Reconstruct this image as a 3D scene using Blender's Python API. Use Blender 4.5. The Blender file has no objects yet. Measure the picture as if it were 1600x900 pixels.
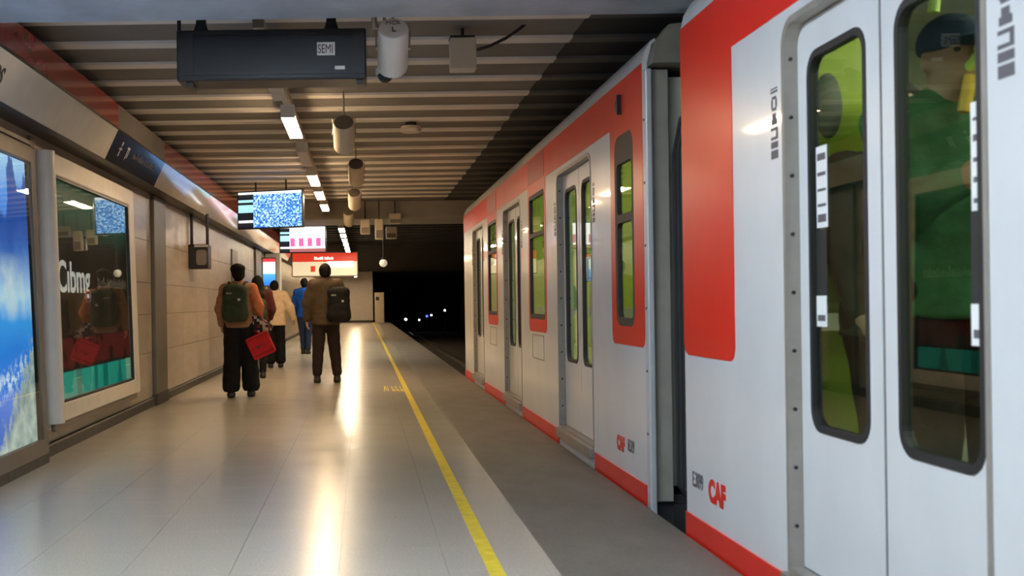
import bpy, bmesh, math, random
import numpy as np
from mathutils import Vector, Matrix
random.seed(4)
R = math.radians
scene = bpy.context.scene
COL = scene.collection

# ------------------------------------------------------------------ camera
FPX = 1750.0                       # focal length in pixels of the 1600x900 frame
CAMZ = 1.15
cd = bpy.data.cameras.new('camera'); cam = bpy.data.objects.new('camera', cd); COL.objects.link(cam)
cam.location = (0, 0, CAMZ); cam.rotation_euler = (R(90), 0.014, 0)
cd.sensor_width = 36.0; cd.lens = 36.0 * FPX / 1600.0
cd.shift_x = 0.145; cd.shift_y = 0.015
cd.clip_start = 0.05; cd.clip_end = 400
cd.dof.use_dof = True; cd.dof.focus_distance = 13.0; cd.dof.aperture_fstop = 4.0
scene.camera = cam

# ------------------------------------------------------------------ world and exposure
w = bpy.data.worlds.new('underground'); scene.world = w; w.use_nodes = True
w.node_tree.nodes['Background'].inputs[0].default_value = (0.02, 0.02, 0.022, 1)
w.node_tree.nodes['Background'].inputs[1].default_value = 0.15
scene.view_settings.view_transform = 'Standard'
scene.view_settings.look = 'None'
scene.view_settings.gamma = 1.0
scene.view_settings.use_curve_mapping = False
scene.view_settings.exposure = 0.35
scene.cycles.caustics_reflective = False
scene.cycles.sample_clamp_indirect = 6.0
WARM = (1.0, 0.71, 0.42); COOL = (0.70, 0.85, 1.0)
S_WARM = 70.0; S_COOL = 125.0; S_FAR = 68.0

# ------------------------------------------------------------------ materials
class NT:
    def __init__(s, name):
        s.m = bpy.data.materials.new(name); s.m.use_nodes = True
        s.t = s.m.node_tree; s.t.nodes.clear()
        s.out = s.t.nodes.new('ShaderNodeOutputMaterial')
    def n(s, typ, **kw):
        nd = s.t.nodes.new(typ)
        for k, v in kw.items(): setattr(nd, k, v)
        return nd
    def put(s, sock, v):
        if isinstance(v, bpy.types.NodeSocket): s.t.links.new(v, sock)
        elif isinstance(v, (tuple, list)) and len(v) == 3 and sock.type == 'RGBA': sock.default_value = (*v, 1)
        else: sock.default_value = v
    def coord(s): return s.n('ShaderNodeTexCoord').outputs['Object']
    def geo(s): return s.n('ShaderNodeNewGeometry').outputs['Position']
    def xyz(s, v):
        nd = s.n('ShaderNodeSeparateXYZ'); s.put(nd.inputs[0], v); return nd.outputs
    def comb(s, x, y, z):
        nd = s.n('ShaderNodeCombineXYZ'); s.put(nd.inputs[0], x); s.put(nd.inputs[1], y); s.put(nd.inputs[2], z); return nd.outputs[0]
    def math(s, op, a, b=0.0, clamp=False):
        nd = s.n('ShaderNodeMath', operation=op, use_clamp=clamp); s.put(nd.inputs[0], a); s.put(nd.inputs[1], b); return nd.outputs[0]
    def vmul(s, v, k):
        nd = s.n('ShaderNodeVectorMath', operation='MULTIPLY'); s.put(nd.inputs[0], v); nd.inputs[1].default_value = k; return nd.outputs[0]
    def vfloor(s, v):
        nd = s.n('ShaderNodeVectorMath', operation='FLOOR'); s.put(nd.inputs[0], v); return nd.outputs[0]
    def noise(s, v, scale, detail=3.0, rough=0.55):
        nd = s.n('ShaderNodeTexNoise'); s.put(nd.inputs['Vector'], v); nd.inputs['Scale'].default_value = scale
        nd.inputs['Detail'].default_value = detail; nd.inputs['Roughness'].default_value = rough; return nd.outputs[0]
    def white(s, v):
        nd = s.n('ShaderNodeTexWhiteNoise'); s.put(nd.inputs['Vector'], v); return nd.outputs[0]
    def ramp(s, f, stops, interp='LINEAR'):
        nd = s.n('ShaderNodeValToRGB'); s.put(nd.inputs[0], f); cr = nd.color_ramp; cr.interpolation = interp
        while len(cr.elements) < len(stops): cr.elements.new(0.5)
        for e, (p, c) in zip(cr.elements, stops):
            e.position = p; e.color = (*c, 1) if len(c) == 3 else c
        return nd.outputs[0]
    def mix(s, f, a, b, mode='MIX'):
        nd = s.n('ShaderNodeMix', data_type='RGBA', blend_type=mode)
        s.put(nd.inputs[0], f); s.put(nd.inputs[6], a); s.put(nd.inputs[7], b); return nd.outputs[2]
    def bump(s, h, strength=0.2, dist=0.01):
        nd = s.n('ShaderNodeBump'); s.put(nd.inputs['Height'], h); nd.inputs['Strength'].default_value = strength
        nd.inputs['Distance'].default_value = dist; return nd.outputs[0]
    def principled(s, color, rough=0.5, metal=0.0, normal=None, coat=0.0, spec=0.5, emit=None, estr=0.0):
        p = s.n('ShaderNodeBsdfPrincipled'); s.put(p.inputs['Base Color'], color); s.put(p.inputs['Roughness'], rough)
        p.inputs['Metallic'].default_value = metal; p.inputs['Coat Weight'].default_value = coat
        p.inputs['Coat Roughness'].default_value = 0.06; p.inputs['Specular IOR Level'].default_value = spec
        if normal is not None: s.put(p.inputs['Normal'], normal)
        if emit is not None: s.put(p.inputs['Emission Color'], emit); p.inputs['Emission Strength'].default_value = estr
        s.t.links.new(p.outputs[0], s.out.inputs[0]); return s.m
    def emission(s, color, strength):
        e = s.n('ShaderNodeEmission'); s.put(e.inputs[0], color); e.inputs[1].default_value = strength
        s.t.links.new(e.outputs[0], s.out.inputs[0]); return s.m

def mul(c, k): return tuple(min(1, x * k) for x in c)
def plain(name, c, rough=0.5, metal=0.0, var=0.12, scale=6.0, coat=0.0, bump=0.0, bscale=40.0, spec=0.5):
    t = NT(name); co = t.coord()
    f = t.noise(co, scale, 4.0)
    colr = t.ramp(f, [(0.3, mul(c, 1 - var)), (0.7, mul(c, 1 + var))])
    nrm = t.bump(t.noise(co, bscale, 3.0), bump, 0.01) if bump else None
    return t.principled(colr, rough, metal, nrm, coat, spec)

def glass(name, tint, ior=1.5, base=0.0):
    t = NT(name)
    tr = t.n('ShaderNodeBsdfTransparent'); tr.inputs[0].default_value = (*tint, 1)
    gl = t.n('ShaderNodeBsdfGlossy'); gl.inputs['Roughness'].default_value = 0.015
    ge_ = t.n('ShaderNodeNewGeometry'); dt = t.n('ShaderNodeVectorMath', operation='DOT_PRODUCT')
    t.t.links.new(ge_.outputs['Normal'], dt.inputs[0]); t.t.links.new(ge_.outputs['Incoming'], dt.inputs[1])
    sch = t.math('POWER', t.math('SUBTRACT', 1.0, t.math('ABSOLUTE', dt.outputs['Value']), True), 5.0)   # Schlick reflectance
    f0 = ((ior-1)/(ior+1))**2 + base
    ms = t.n('ShaderNodeMixShader')
    t.t.links.new(t.math('ADD', t.math('MULTIPLY', sch, 1-f0), f0, True), ms.inputs[0])
    t.t.links.new(tr.outputs[0], ms.inputs[1]); t.t.links.new(gl.outputs[0], ms.inputs[2])
    t.t.links.new(ms.outputs[0], t.out.inputs[0]); return t.m

M = {}
def floor_mat(name, joints):
    t = NT(name); g = t.geo(); s = t.xyz(g)
    n1 = t.noise(g, 90.0, 4.0, 0.7); n2 = t.noise(g, 1.1, 4.0)
    c = t.ramp(n1, [(0.3, (0.42, 0.375, 0.31)), (0.55, (0.55, 0.50, 0.425)), (0.75, (0.62, 0.57, 0.49))])
    c = t.mix(t.math('MULTIPLY', n2, 0.35), c, (0.40, 0.34, 0.27))
    if joints:
        j = []
        for ax, off in ((0, 2.46), (1, 0.15)):
            q = t.math('FRACT', t.math('DIVIDE', t.math('ADD', s[ax], off), 0.4671 if ax == 0 else 0.45))
            j.append(t.math('GREATER_THAN', t.math('ABSOLUTE', t.math('SUBTRACT', q, 0.5)), 0.4965))
        c = t.mix(t.math('MULTIPLY', t.math('MAXIMUM', j[0], j[1]), 0.4), c, (0.2, 0.17, 0.13))
    r = t.ramp(t.noise(g, 2.2, 5.0, 0.6), [(0.3, (0.20,) * 3), (0.7, (0.262,) * 3)])
    return t.principled(c, r, 0, t.bump(t.noise(g, 3.0, 2.0), 0.03, 0.01), 0.0, 0.55)
M['floor'] = floor_mat('terrazzo_floor', True)
M['tile'] = floor_mat('terrazzo_tile', False)
M['joint'] = plain('floor_joint', (0.27, 0.24, 0.2), 0.8)
def edge_mat():
    t = NT('edge_concrete'); g = t.geo()
    n = t.noise(t.vmul(g, (2.0, 0.9, 1)), 2.0, 6.0, 0.65); f = t.noise(g, 60.0, 3.0)
    c = t.ramp(n, [(0.3, (0.135, 0.115, 0.095)), (0.7, (0.225, 0.195, 0.16))])
    c = t.mix(0.25, c, t.ramp(f, [(0.3, (0.09, 0.08, 0.065)), (0.7, (0.27, 0.235, 0.195))]))
    return t.principled(c, 0.55, 0, t.bump(f, 0.25, 0.004))
M['edge'] = edge_mat()
M['yellow'] = plain('yellow_line_paint', (0.86, 0.64, 0.05), 0.4, var=0.15, scale=14)
M['rib'] = plain('ceiling_rib_paint', (0.74, 0.68, 0.60), 0.6, var=0.1, scale=1.5)
M['infill'] = plain('ceiling_infill_paint', (0.185, 0.168, 0.15), 0.65, var=0.18, scale=1.2, bump=0.1)  # darker tone than the ribs
M['soot'] = plain('sooty_concrete', (0.008, 0.0075, 0.007), 0.9, var=0.25, scale=1.0)  # near-black stands in for missing light beyond the beam and in the tunnel
M['soot_rib'] = plain('sooty_rib', (0.03, 0.025, 0.02), 0.9, var=0.25, scale=1.0)  # ribs beyond the beam, their unlit look put into the colour
M['track_infill'] = plain('dark_track_ceiling', (0.03, 0.028, 0.025), 0.8, var=0.2, scale=1.0)  # darker copy of the infill; light fall-off over the track painted in
M['track_rib'] = plain('dark_track_rib', (0.13, 0.118, 0.10), 0.8, var=0.2, scale=1.5)  # rib colour darkened the same way to imitate shade near the train
M['beam'] = plain('beam_concrete', (0.42, 0.49, 0.58), 0.55, var=0.22, scale=3.0, bump=0.3)
M['beam2'] = plain('far_beam_concrete', (0.36, 0.32, 0.27), 0.6, var=0.12, scale=1.0)
def wall_mat():
    t = NT('wall_panel_beige'); g = t.geo(); oi = t.n('ShaderNodeObjectInfo').outputs['Random']
    n = t.noise(t.vmul(g, (1, 0.5, 3.0)), 3.0, 5.0)
    c = t.ramp(n, [(0.3, (0.37, 0.31, 0.25)), (0.7, (0.50, 0.43, 0.35))])
    c = t.mix(t.math('MULTIPLY', oi, 0.35), c, (0.29, 0.245, 0.2))
    return t.principled(c, 0.32, 0, None, 0.0, 0.5)
M['wall'] = wall_mat()
M['wallback'] = plain('wall_joint_dark', (0.16, 0.13, 0.105), 0.8)
M['base'] = plain('baseboard_dark', (0.06, 0.053, 0.045), 0.5, var=0.25, scale=9)
M['pillar'] = plain('pillar_grey', (0.15, 0.135, 0.115), 0.45, var=0.1)
M['endwall'] = plain('end_wall_grey', (0.62, 0.58, 0.53), 0.6, var=0.05)
M['fascia'] = plain('fascia_cream', (0.90, 0.86, 0.78), 0.12, var=0.04, coat=0.6)
M['fred'] = plain('fascia_red', (0.36, 0.022, 0.014), 0.18, var=0.1, coat=0.3)
M['fdark'] = plain('fascia_dark', (0.03, 0.03, 0.038), 0.15, var=0.1, coat=0.4)
M['print'] = plain('print_black', (0.02, 0.02, 0.02), 0.5)
M['printgrey'] = plain('print_grey', (0.12, 0.11, 0.12), 0.5)
M['printpale'] = plain('print_pale', (0.55, 0.55, 0.55), 0.5)
M['white'] = plain('white_plastic', (0.88, 0.88, 0.86), 0.4, var=0.03)
M['cream'] = plain('cream_plastic', (0.62, 0.53, 0.40), 0.45, var=0.06)
M['black'] = plain('black_plastic', (0.016, 0.016, 0.018), 0.4)
M['signbox'] = plain('sign_box_black', (0.010, 0.013, 0.021), 0.4, var=0.3, scale=2.5)
M['rubber'] = plain('black_rubber', (0.018, 0.017, 0.017), 0.55)
M['steel'] = plain('brushed_steel', (0.42, 0.40, 0.37), 0.38, 0.75, var=0.12, scale=10)
M['alu'] = plain('painted_aluminium', (0.74, 0.68, 0.60), 0.4, 0.0, var=0.05)
M['casegrey'] = plain('case_bronze', (0.23, 0.195, 0.16), 0.4, 0.3, var=0.1)
def paint(name, c, rough=0.2, coat=0.35, spec=0.5):
    t = NT(name); co = t.geo()
    n = t.noise(t.vmul(co, (1, 0.8, 0.5)), 4.0, 5.0)
    c2 = t.ramp(n, [(0.35, mul(c, 0.93)), (0.65, c)])
    b = t.bump(t.noise(t.vmul(co, (1, 1.2, 0.7)), 2.2, 2.0), 0.10, 0.02)
    return t.principled(c2, rough, 0, b, coat, spec)
M['tw'] = paint('train_white', (0.74, 0.75, 0.76), 0.28)
M['tr'] = paint('train_red', (0.78, 0.022, 0.012), 0.3, 0.0, 0.25)
M['trd'] = paint('train_dark_red', (0.46, 0.010, 0.010), 0.35, 0.0, 0.3)
M['jamb'] = plain('door_jamb_metal', (0.36, 0.33, 0.29), 0.42, 0.35, var=0.1, scale=8)
M['endgrey'] = plain('car_end_grey', (0.33, 0.31, 0.27), 0.5, var=0.1)
M['endlight'] = plain('car_corner_post', (0.58, 0.60, 0.63), 0.35, 0.2, var=0.05)
M['roof'] = plain('train_roof', (0.22, 0.20, 0.165), 0.6, var=0.15)
M['bellow'] = plain('gangway_rubber', (0.035, 0.034, 0.036), 0.6)
M['tglass'] = glass('train_door_glass', (0.84, 0.92, 0.82), 1.5, 0.01)
M['cglass'] = glass('poster_case_glass', (0.9, 0.93, 0.92), 1.55, 0.03)
M['lime'] = plain('lime_panel', (0.68, 0.82, 0.10), 0.4, var=0.06)
M['limepole'] = plain('lime_handrail', (0.55, 0.68, 0.12), 0.3, var=0.05)
M['ypole'] = plain('yellow_strap', (0.75, 0.42, 0.04), 0.4)
M['inner'] = plain('car_lining', (0.52, 0.54, 0.44), 0.5, var=0.06)
M['innerfloor'] = plain('car_floor', (0.20, 0.11, 0.075), 0.6, var=0.15)
M['pad'] = plain('grey_pad', (0.22, 0.24, 0.22), 0.6)
M['track'] = plain('track_ballast', (0.05, 0.042, 0.035), 0.9, var=0.5, scale=12, bump=0.6, bscale=14)
M['rail'] = plain('rail_steel', (0.20, 0.17, 0.14), 0.35, 0.8)
M['screenoff'] = plain('screen_glass_grey', (0.22, 0.20, 0.17), 0.15)
M['redsign'] = NT('red_sign_face').principled((0.62, 0.03, 0.02), 0.35, emit=(0.8, 0.05, 0.02), estr=0.55)
M['creamsign'] = NT('cream_sign_face').principled((0.7, 0.6, 0.42), 0.35, emit=(1, 0.78, 0.5), estr=0.55)
M['whitesign'] = NT('white_sign_face').principled((0.8, 0.8, 0.75), 0.35, emit=(1, 0.97, 0.86), estr=1.1)
M['posterwhite'] = NT('poster_lettering').principled((.8,.8,.78), .4, emit=(1, .98, .92), estr=.45)
M['warmlamp'] = NT('warm_tube').emission(WARM, S_WARM)
M['midlamp'] = NT('neutral_tube').emission((1.0, 0.84, 0.60), 66.0)
M['farlamp'] = NT('far_tube').emission(WARM, S_FAR)
M['coollamp'] = NT('cool_tube').emission(COOL, S_COOL)
M['offlamp'] = plain('unlit_diffuser', (0.55, 0.5, 0.42), 0.4)
M['carlamp'] = NT('car_ceiling_lamp').emission((0.95, 1.0, 0.84), 14.0)
M['globe'] = NT('globe_lamp').principled((0.75, 0.68, 0.52), 0.4, emit=(1, 0.85, 0.6), estr=0.35)
M['sigwhite'] = NT('signal_white').emission((0.8, 0.9, 1.0), 5.0)
M['sigblue'] = NT('signal_blue').emission((0.12, 0.2, 1.0), 1.2)

def poster_blue():
    t = NT('blue_landscape_print'); s = t.xyz(t.coord())
    y, z = s[1], s[2]                                     # y 0..3 along the wall, z height
    co = t.coord()
    n = t.noise(co, 2.6, 6.0, 0.6); n2 = t.noise(co, 15.0, 6.0, 0.65)
    zz = t.math('ADD', t.math('DIVIDE', z, 2.3), t.math('MULTIPLY', t.math('SUBTRACT', n, 0.5), 0.10))
    c = t.ramp(zz, [(0.08, (0.03, 0.12, 0.55)), (0.24, (0.06, 0.22, 0.75)), (0.36, (0.03, 0.22, 0.72)),
                    (0.46, (0.05, 0.33, 0.80)), (0.53, (0.42, 0.66, 0.86)), (0.60, (0.30, 0.50, 0.85)), (0.70, (0.05, 0.19, 0.66)),
                    (0.84, (0.10, 0.32, 0.84)), (0.93, (0.42, 0.68, 0.95))])
    # dark cliffs against the sky
    ridge = t.math('ADD', t.math('MULTIPLY', t.noise(t.comb(0.0, y, 0.0), 3.0, 5.0, 0.7), 1.15), 1.22)
    ridge = t.math('ADD', ridge, t.math('MULTIPLY', t.math('GREATER_THAN', y, 2.50), 0.30))
    m = t.math('MULTIPLY', t.math('LESS_THAN', z, ridge), t.ramp(t.math('SUBTRACT', t.math('ADD', z, t.math('MULTIPLY', n, 0.5)), 1.45), [(0.0, (0, 0, 0)), (0.55, (1, 1, 1))]))
    c = t.mix(t.math('MULTIPLY', m, 0.85), c, (0.012, 0.055, 0.30))
    # white foam and cloud streaks
    zf = t.math('ABSOLUTE', t.math('SUBTRACT', t.math('ADD', z, t.math('MULTIPLY', y, -0.22)), 0.12))
    f = t.math('MULTIPLY', t.ramp(n2, [(0.47, (0, 0, 0)), (0.56, (1, 1, 1))]), t.ramp(zf, [(0.03, (1, 1, 1)), (0.12, (0, 0, 0))]))
    c = t.mix(t.math('MULTIPLY', f, 0.85), c, (0.75, 0.88, 0.95))
    f2 = t.math('MULTIPLY', t.ramp(n, [(0.45, (0, 0, 0)), (0.62, (1, 1, 1))]), t.ramp(t.math('ABSOLUTE', t.math('SUBTRACT', z, 1.28)), [(0.05, (1, 1, 1)), (0.24, (0, 0, 0))]))
    c = t.mix(f2, c, (0.62, 0.74, 0.72))
    # pale rocks in the lower far corner
    d = t.math('SUBTRACT', t.math('ADD', t.math('MULTIPLY', t.math('SUBTRACT', y, 2.0), 0.85), t.math('MULTIPLY', t.math('SUBTRACT', n2, 0.5), 0.9)), z)
    k = t.ramp(t.math('ADD', d, 0.15), [(0.0, (0, 0, 0)), (0.12, (1, 1, 1))])
    c = t.mix(k, c, t.ramp(t.noise(co, 9.0, 6.0), [(0.3, (0.16, 0.24, 0.25)), (0.7, (0.52, 0.60, 0.52))]))
    return t.emission(c, 1.25)
M['poster_blue'] = poster_blue()
def poster_dark():
    t = NT('dark_poster_print'); co = t.coord(); s = t.xyz(co); z = s[2]; y = s[1]
    n = t.noise(co, 3.0, 5.0)
    c = t.ramp(n, [(0.35, (0.010, 0.008, 0.006)), (0.65, (0.035, 0.022, 0.016))])
    green = t.ramp(t.math('SUBTRACT', t.math('SUBTRACT', z, 1.72), t.math('MULTIPLY', y, -0.02)), [(0.0, (0, 0, 0)), (0.22, (1, 1, 1))])
    c = t.mix(green, c, (0.0, 0.075, 0.048))
    tl = t.math('LESS_THAN', z, 0.63)
    c = t.mix(tl, c, t.ramp(t.noise(t.vmul(co, (0, 1, 0.12)), 2.2, 1.0), [(0.4, (0.0, 0.23, 0.175)), (0.47, (0.02, 0.42, 0.33))], 'CONSTANT'))
    maroon = t.math('MULTIPLY', t.math('LESS_THAN', t.math('ABSOLUTE', t.math('SUBTRACT', z, 0.78)), 0.12), t.math('GREATER_THAN', n, 0.42))
    c = t.mix(t.math('MULTIPLY', maroon, 0.8), c, (0.14, 0.015, 0.016))
    return t.principled(c, 0.4, 0, None, 0, 0.3, emit=c, estr=0.55)
M['poster_dark'] = poster_dark()
def tv_mat(name, kind):
    t = NT(name); co = t.coord(); s = t.xyz(co); x, z = s[0], s[2]
    if kind == 1:
        r = t.white(t.vfloor(t.vmul(co, (52, 0, 52))))
        body = t.ramp(r, [(0.0, (0.02, 0.08, 0.35)), (0.3, (0.05, 0.20, 0.62)), (0.55, (0.16, 0.42, 0.90)), (0.85, (0.55, 0.80, 1.0))])
        head = t.math('GREATER_THAN', z, 0.228)
    else:
        wv = t.math('FRACT', t.math('MULTIPLY', t.math('ADD', x, 0.30), 5.6))
        fig = t.math('MULTIPLY', t.math('LESS_THAN', t.math('ABSOLUTE', t.math('SUBTRACT', wv, 0.5)), 0.27),
                     t.math('LESS_THAN', t.math('ABSOLUTE', t.math('ADD', z, 0.06)), 0.085))
        body = t.mix(fig, (1.0, 0.93, 0.97), (0.55, 0.10, 0.28))
        foot = t.math('LESS_THAN', z, -0.19)
        body = t.mix(foot, body, (0.30, 0.10, 0.10)); head = t.math('GREATER_THAN', z, 0.23)
    c = t.mix(head, body, (1, 1, 1))
    rows = t.white(t.comb(0.0, 0.0, t.math('FLOOR', t.math('MULTIPLY', z, 26.0))))
    side = t.ramp(rows, [(0.0, (0.012, 0.012, 0.016)), (0.45, (0.35, 0.75, 0.85)), (0.7, (0.9, 0.95, 1.0)), (0.85, (0.02, 0.02, 0.02))], 'CONSTANT')
    c = t.mix(t.math('MULTIPLY', t.math('LESS_THAN', x, -0.27), t.math('LESS_THAN', z, 0.235)), c, side)
    return t.emission(c, 1.15 if kind == 1 else 1.5)
M['tv1'] = tv_mat('speckled_blue_screen', 1)
M['tv2'] = tv_mat('white_screen_pink_figures', 2)
def totem():
    t = NT('totem_print'); z = t.xyz(t.coord())[2]
    return t.emission(t.ramp(z, [(0.0, (0.03, 0.16, 0.75)), (0.27, (0.10, 0.45, 0.95)), (0.30, (0.9, 0.97, 1.0)), (0.56, (0.9, 0.9, 0.95)), (0.58, (0.7, 0.05, 0.06))], 'LINEAR'), 1.1)
M['totem'] = totem()

# ------------------------------------------------------------------ mesh helpers
class MB:
    def __init__(s): s.v = []; s.f = []
    def add(s, vs, fs):
        o = len(s.v); s.v += [tuple(q) for q in vs]; s.f += [tuple(i + o for i in f) for f in fs]; return s
    def box(s, x0, x1, y0, y1, z0, z1):
        return s.add([(x0,y0,z0),(x1,y0,z0),(x1,y1,z0),(x0,y1,z0),(x0,y0,z1),(x1,y0,z1),(x1,y1,z1),(x0,y1,z1)],
                     [(0,3,2,1),(4,5,6,7),(0,1,5,4),(1,2,6,5),(2,3,7,6),(3,0,4,7)])
    def tube(s, pts, r, seg=12, cap=True, r2=None):
        pts = [Vector(p) for p in pts]; n = len(pts); vs = []; fs = []
        for i, p in enumerate(pts):
            d = (pts[min(i+1, n-1)] - pts[max(i-1, 0)]).normalized()
            a = d.cross(Vector((0, 0, 1)) if abs(d.z) < 0.95 else Vector((1, 0, 0))).normalized(); b = d.cross(a)
            rr = r if r2 is None else r + (r2 - r) * i / (n - 1)
            if isinstance(r, (list, tuple)): rr = r[i]
            for k in range(seg):
                t = 2 * math.pi * k / seg; vs.append(p + a * rr * math.cos(t) + b * rr * math.sin(t))
        for i in range(n - 1):
            for k in range(seg):
                k2 = (k + 1) % seg; fs.append((i*seg+k, i*seg+k2, (i+1)*seg+k2, (i+1)*seg+k))
        if cap: fs += [tuple(range(seg)), tuple((n-1)*seg + k for k in reversed(range(seg)))]
        return s.add(vs, fs)
    def extrude(s, poly, y0, y1, axis='y'):
        """poly in (x,z) swept along y; or (y,z) swept along x"""
        n = len(poly)
        mk = (lambda a, b, t: (a, t, b)) if axis == 'y' else (lambda a, b, t: (t, a, b))
        return s.add([mk(a, b, y0) for a, b in poly] + [mk(a, b, y1) for a, b in poly],
                     [tuple(range(n)), tuple(reversed(range(n, 2*n)))] + [(i, (i+1) % n, n+(i+1) % n, n+i) for i in range(n)])
    def plate(s, outer, holes, x0, x1, axis='x'):
        """flat plate in the (y,z) plane with holes, thick from x0 to x1 (axis 'x'); (x,z) from y0 to y1 for axis 'y'"""
        bm = bmesh.new()
        for lp in [outer] + list(holes):
            vs = [bm.verts.new((0, a, b)) for a, b in lp]
            for i in range(len(vs)): bm.edges.new((vs[i], vs[(i+1) % len(vs)]))
        bmesh.ops.triangle_fill(bm, use_beauty=True, use_dissolve=False, edges=bm.edges[:])
        ret = bmesh.ops.extrude_face_region(bm, geom=bm.faces[:])
        for g in ret['geom']:
            if isinstance(g, bmesh.types.BMVert): g.co.x = 1
        bmesh.ops.recalc_face_normals(bm, faces=bm.faces[:])
        bm.verts.index_update()
        vs = []
        for q in bm.verts:
            t = x0 if q.co.x < 0.5 else x1
            vs.append((t, q.co.y, q.co.z) if axis == 'x' else (q.co.y, t, q.co.z))
        fs = [tuple(x.index for x in f.verts) for f in bm.faces]; bm.free()
        return s.add(vs, fs)
    def ball(s, c, rx, ry, rz, nu=16, nv=10):
        vs = []; fs = []
        for i in range(nv + 1):
            a = math.pi * i / nv
            for k in range(nu):
                t = 2 * math.pi * k / nu
                vs.append((c[0] + rx*math.sin(a)*math.cos(t), c[1] + ry*math.sin(a)*math.sin(t), c[2] + rz*math.cos(a)))
        for i in range(nv):
            for k in range(nu):
                k2 = (k+1) % nu; fs.append((i*nu+k, (i+1)*nu+k, (i+1)*nu+k2, i*nu+k2))
        return s.add(vs, fs)
    def build(s, name, mat, parent=None, smooth=False, bevel=0.0, local=False):
        o = Vector((0, 0, 0))
        if parent is not None and not local:
            q = parent
            while q is not None: o += q.location; q = q.parent
        me = bpy.data.meshes.new(name)
        me.from_pydata([(v[0]-o.x, v[1]-o.y, v[2]-o.z) for v in s.v], [], s.f)
        bm = bmesh.new(); bm.from_mesh(me); bmesh.ops.remove_doubles(bm, verts=bm.verts[:], dist=1e-6)
        bmesh.ops.recalc_face_normals(bm, faces=bm.faces[:]); bm.to_mesh(me); bm.free()
        me.materials.append(M[mat] if isinstance(mat, str) else mat)
        if smooth:
            for p in me.polygons: p.use_smooth = True
        ob = bpy.data.objects.new(name, me); COL.objects.link(ob); ob.parent = parent
        if bevel:
            b = ob.modifiers.new('bevel', 'BEVEL'); b.width = bevel; b.segments = 2; b.limit_method = 'ANGLE'
        if smooth and smooth != 'all':
            try: me.set_sharp_from_angle(angle=R(40))
            except Exception: pass
        return ob
def box(*a): return MB().box(*a)
def rr(a0, a1, b0, b1, r, n=5, rb=None):
    """rounded rectangle loop; rb = radius of the two lower corners"""
    rb = r if rb is None else rb; pts = []
    for cx, cz, q, t0 in ((a1-r, b1-r, r, 0), (a0+r, b1-r, r, 90), (a0+rb, b0+rb, rb, 180), (a1-rb, b0+rb, rb, 270)):
        if q < 1e-5: pts.append((cx, cz)); continue
        for i in range(n + 1):
            t = R(t0 + 90 * i / n); pts.append((cx + q*math.cos(t), cz + q*math.sin(t)))
    return pts
def tag(o, label, cat, group=None):
    o['label'] = label; o['category'] = cat
    if group: o['group'] = group
    return o
def struct(o, label=None, cat=None):
    o['kind'] = 'structure'
    if label: o['label'] = label
    if cat: o['category'] = cat
    return o
def empty(name, loc, rot=(0, 0, 0)):
    o = bpy.data.objects.new(name, None); COL.objects.link(o); o.location = loc; o.rotation_euler = rot
    o.empty_display_size = 0.1; return o
def dup(o, loc=None, parent=None):
    c = o.copy(); COL.objects.link(c); c.parent = parent
    if loc is not None: c.location = loc
    for ch in list(o.children): dup(ch, None, c)
    return c
def text(name, body, size, origin, right, up, mat, parent, extrude=0.001, sx=1.0, align='LEFT', bold=0.0):
    cu = bpy.data.curves.new(name, 'FONT'); cu.body = body; cu.size = size; cu.extrude = extrude; cu.align_x = align; cu.offset = bold
    ob = bpy.data.objects.new(name + '_tmp', cu); COL.objects.link(ob)
    dg = bpy.context.evaluated_depsgraph_get(); me = bpy.data.meshes.new_from_object(ob.evaluated_get(dg))
    bpy.data.objects.remove(ob)
    r_ = Vector(right).normalized(); u_ = Vector(up).normalized(); n_ = r_.cross(u_)
    o = Vector(origin)
    q = parent; off = Vector((0, 0, 0))
    while q is not None: off += q.location; q = q.parent
    for v in me.vertices: v.co = o + r_ * v.co.x * sx + u_ * v.co.y + n_ * v.co.z - off
    me.materials.clear(); me.materials.append(M[mat])
    t = bpy.data.objects.new(name, me); COL.objects.link(t); t.parent = parent; return t
def px(x, y, Y=None, X=None, Z=None):
    """pixel of the photograph -> point at the given depth, side plane or height"""
    u, v = x - 568, 474 - y; u, v = u + 0.014*v, v - 0.014*u
    if Y is None: Y = X*FPX/u if X is not None else (Z-CAMZ)*FPX/v
    return Vector((u*Y/FPX, Y, CAMZ + v*Y/FPX))

# ------------------------------------------------------------------ setting
WX = -2.46; EX = 0.813; TX = 1.578; CZ = 3.0
YN = -7.0; YF = 67.0
TY0, TY1 = 4.35, 10.2                  # stretch of floor laid with separate tiles
fl = struct(box(WX-0.4, EX, YN, TY0, -0.25, 0).box(WX-0.4, EX, TY1, YF, -0.25, 0).build('floor', 'floor'))
box(WX-0.4, EX, TY0, TY1, -0.25, -0.006).build('floor_bed', 'joint', fl)
tw_ = (EX-WX)/7; tme = None
for i in range(7):
    for j in range(13):
        x0 = WX + i*tw_; y0 = TY0 + j*0.45
        if tme is None:
            t0 = box(0.0008, tw_-0.0008, 0.0008, 0.4492, -0.02, 0).build('tile', 'tile', fl); tme = t0.data; t0.location = (x0, y0, 0)
        else:
            o = bpy.data.objects.new('tile', tme); COL.objects.link(o); o.parent = fl; o.location = (x0, y0, 0)
pe = struct(box(EX, TX-0.02, YN, YF+0.3, -0.25, -0.001).box(EX+0.55, TX-0.06, YN, YF+0.3, -1.15, -0.25).build('platform_edge', 'edge'))
yl = box(0.515, 0.583, YN, YF-0.4, 0, 0.0015).build('yellow_safety_line', 'yellow')
tag(yl, 'long yellow safety line painted along the platform floor', 'floor line')
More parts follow.
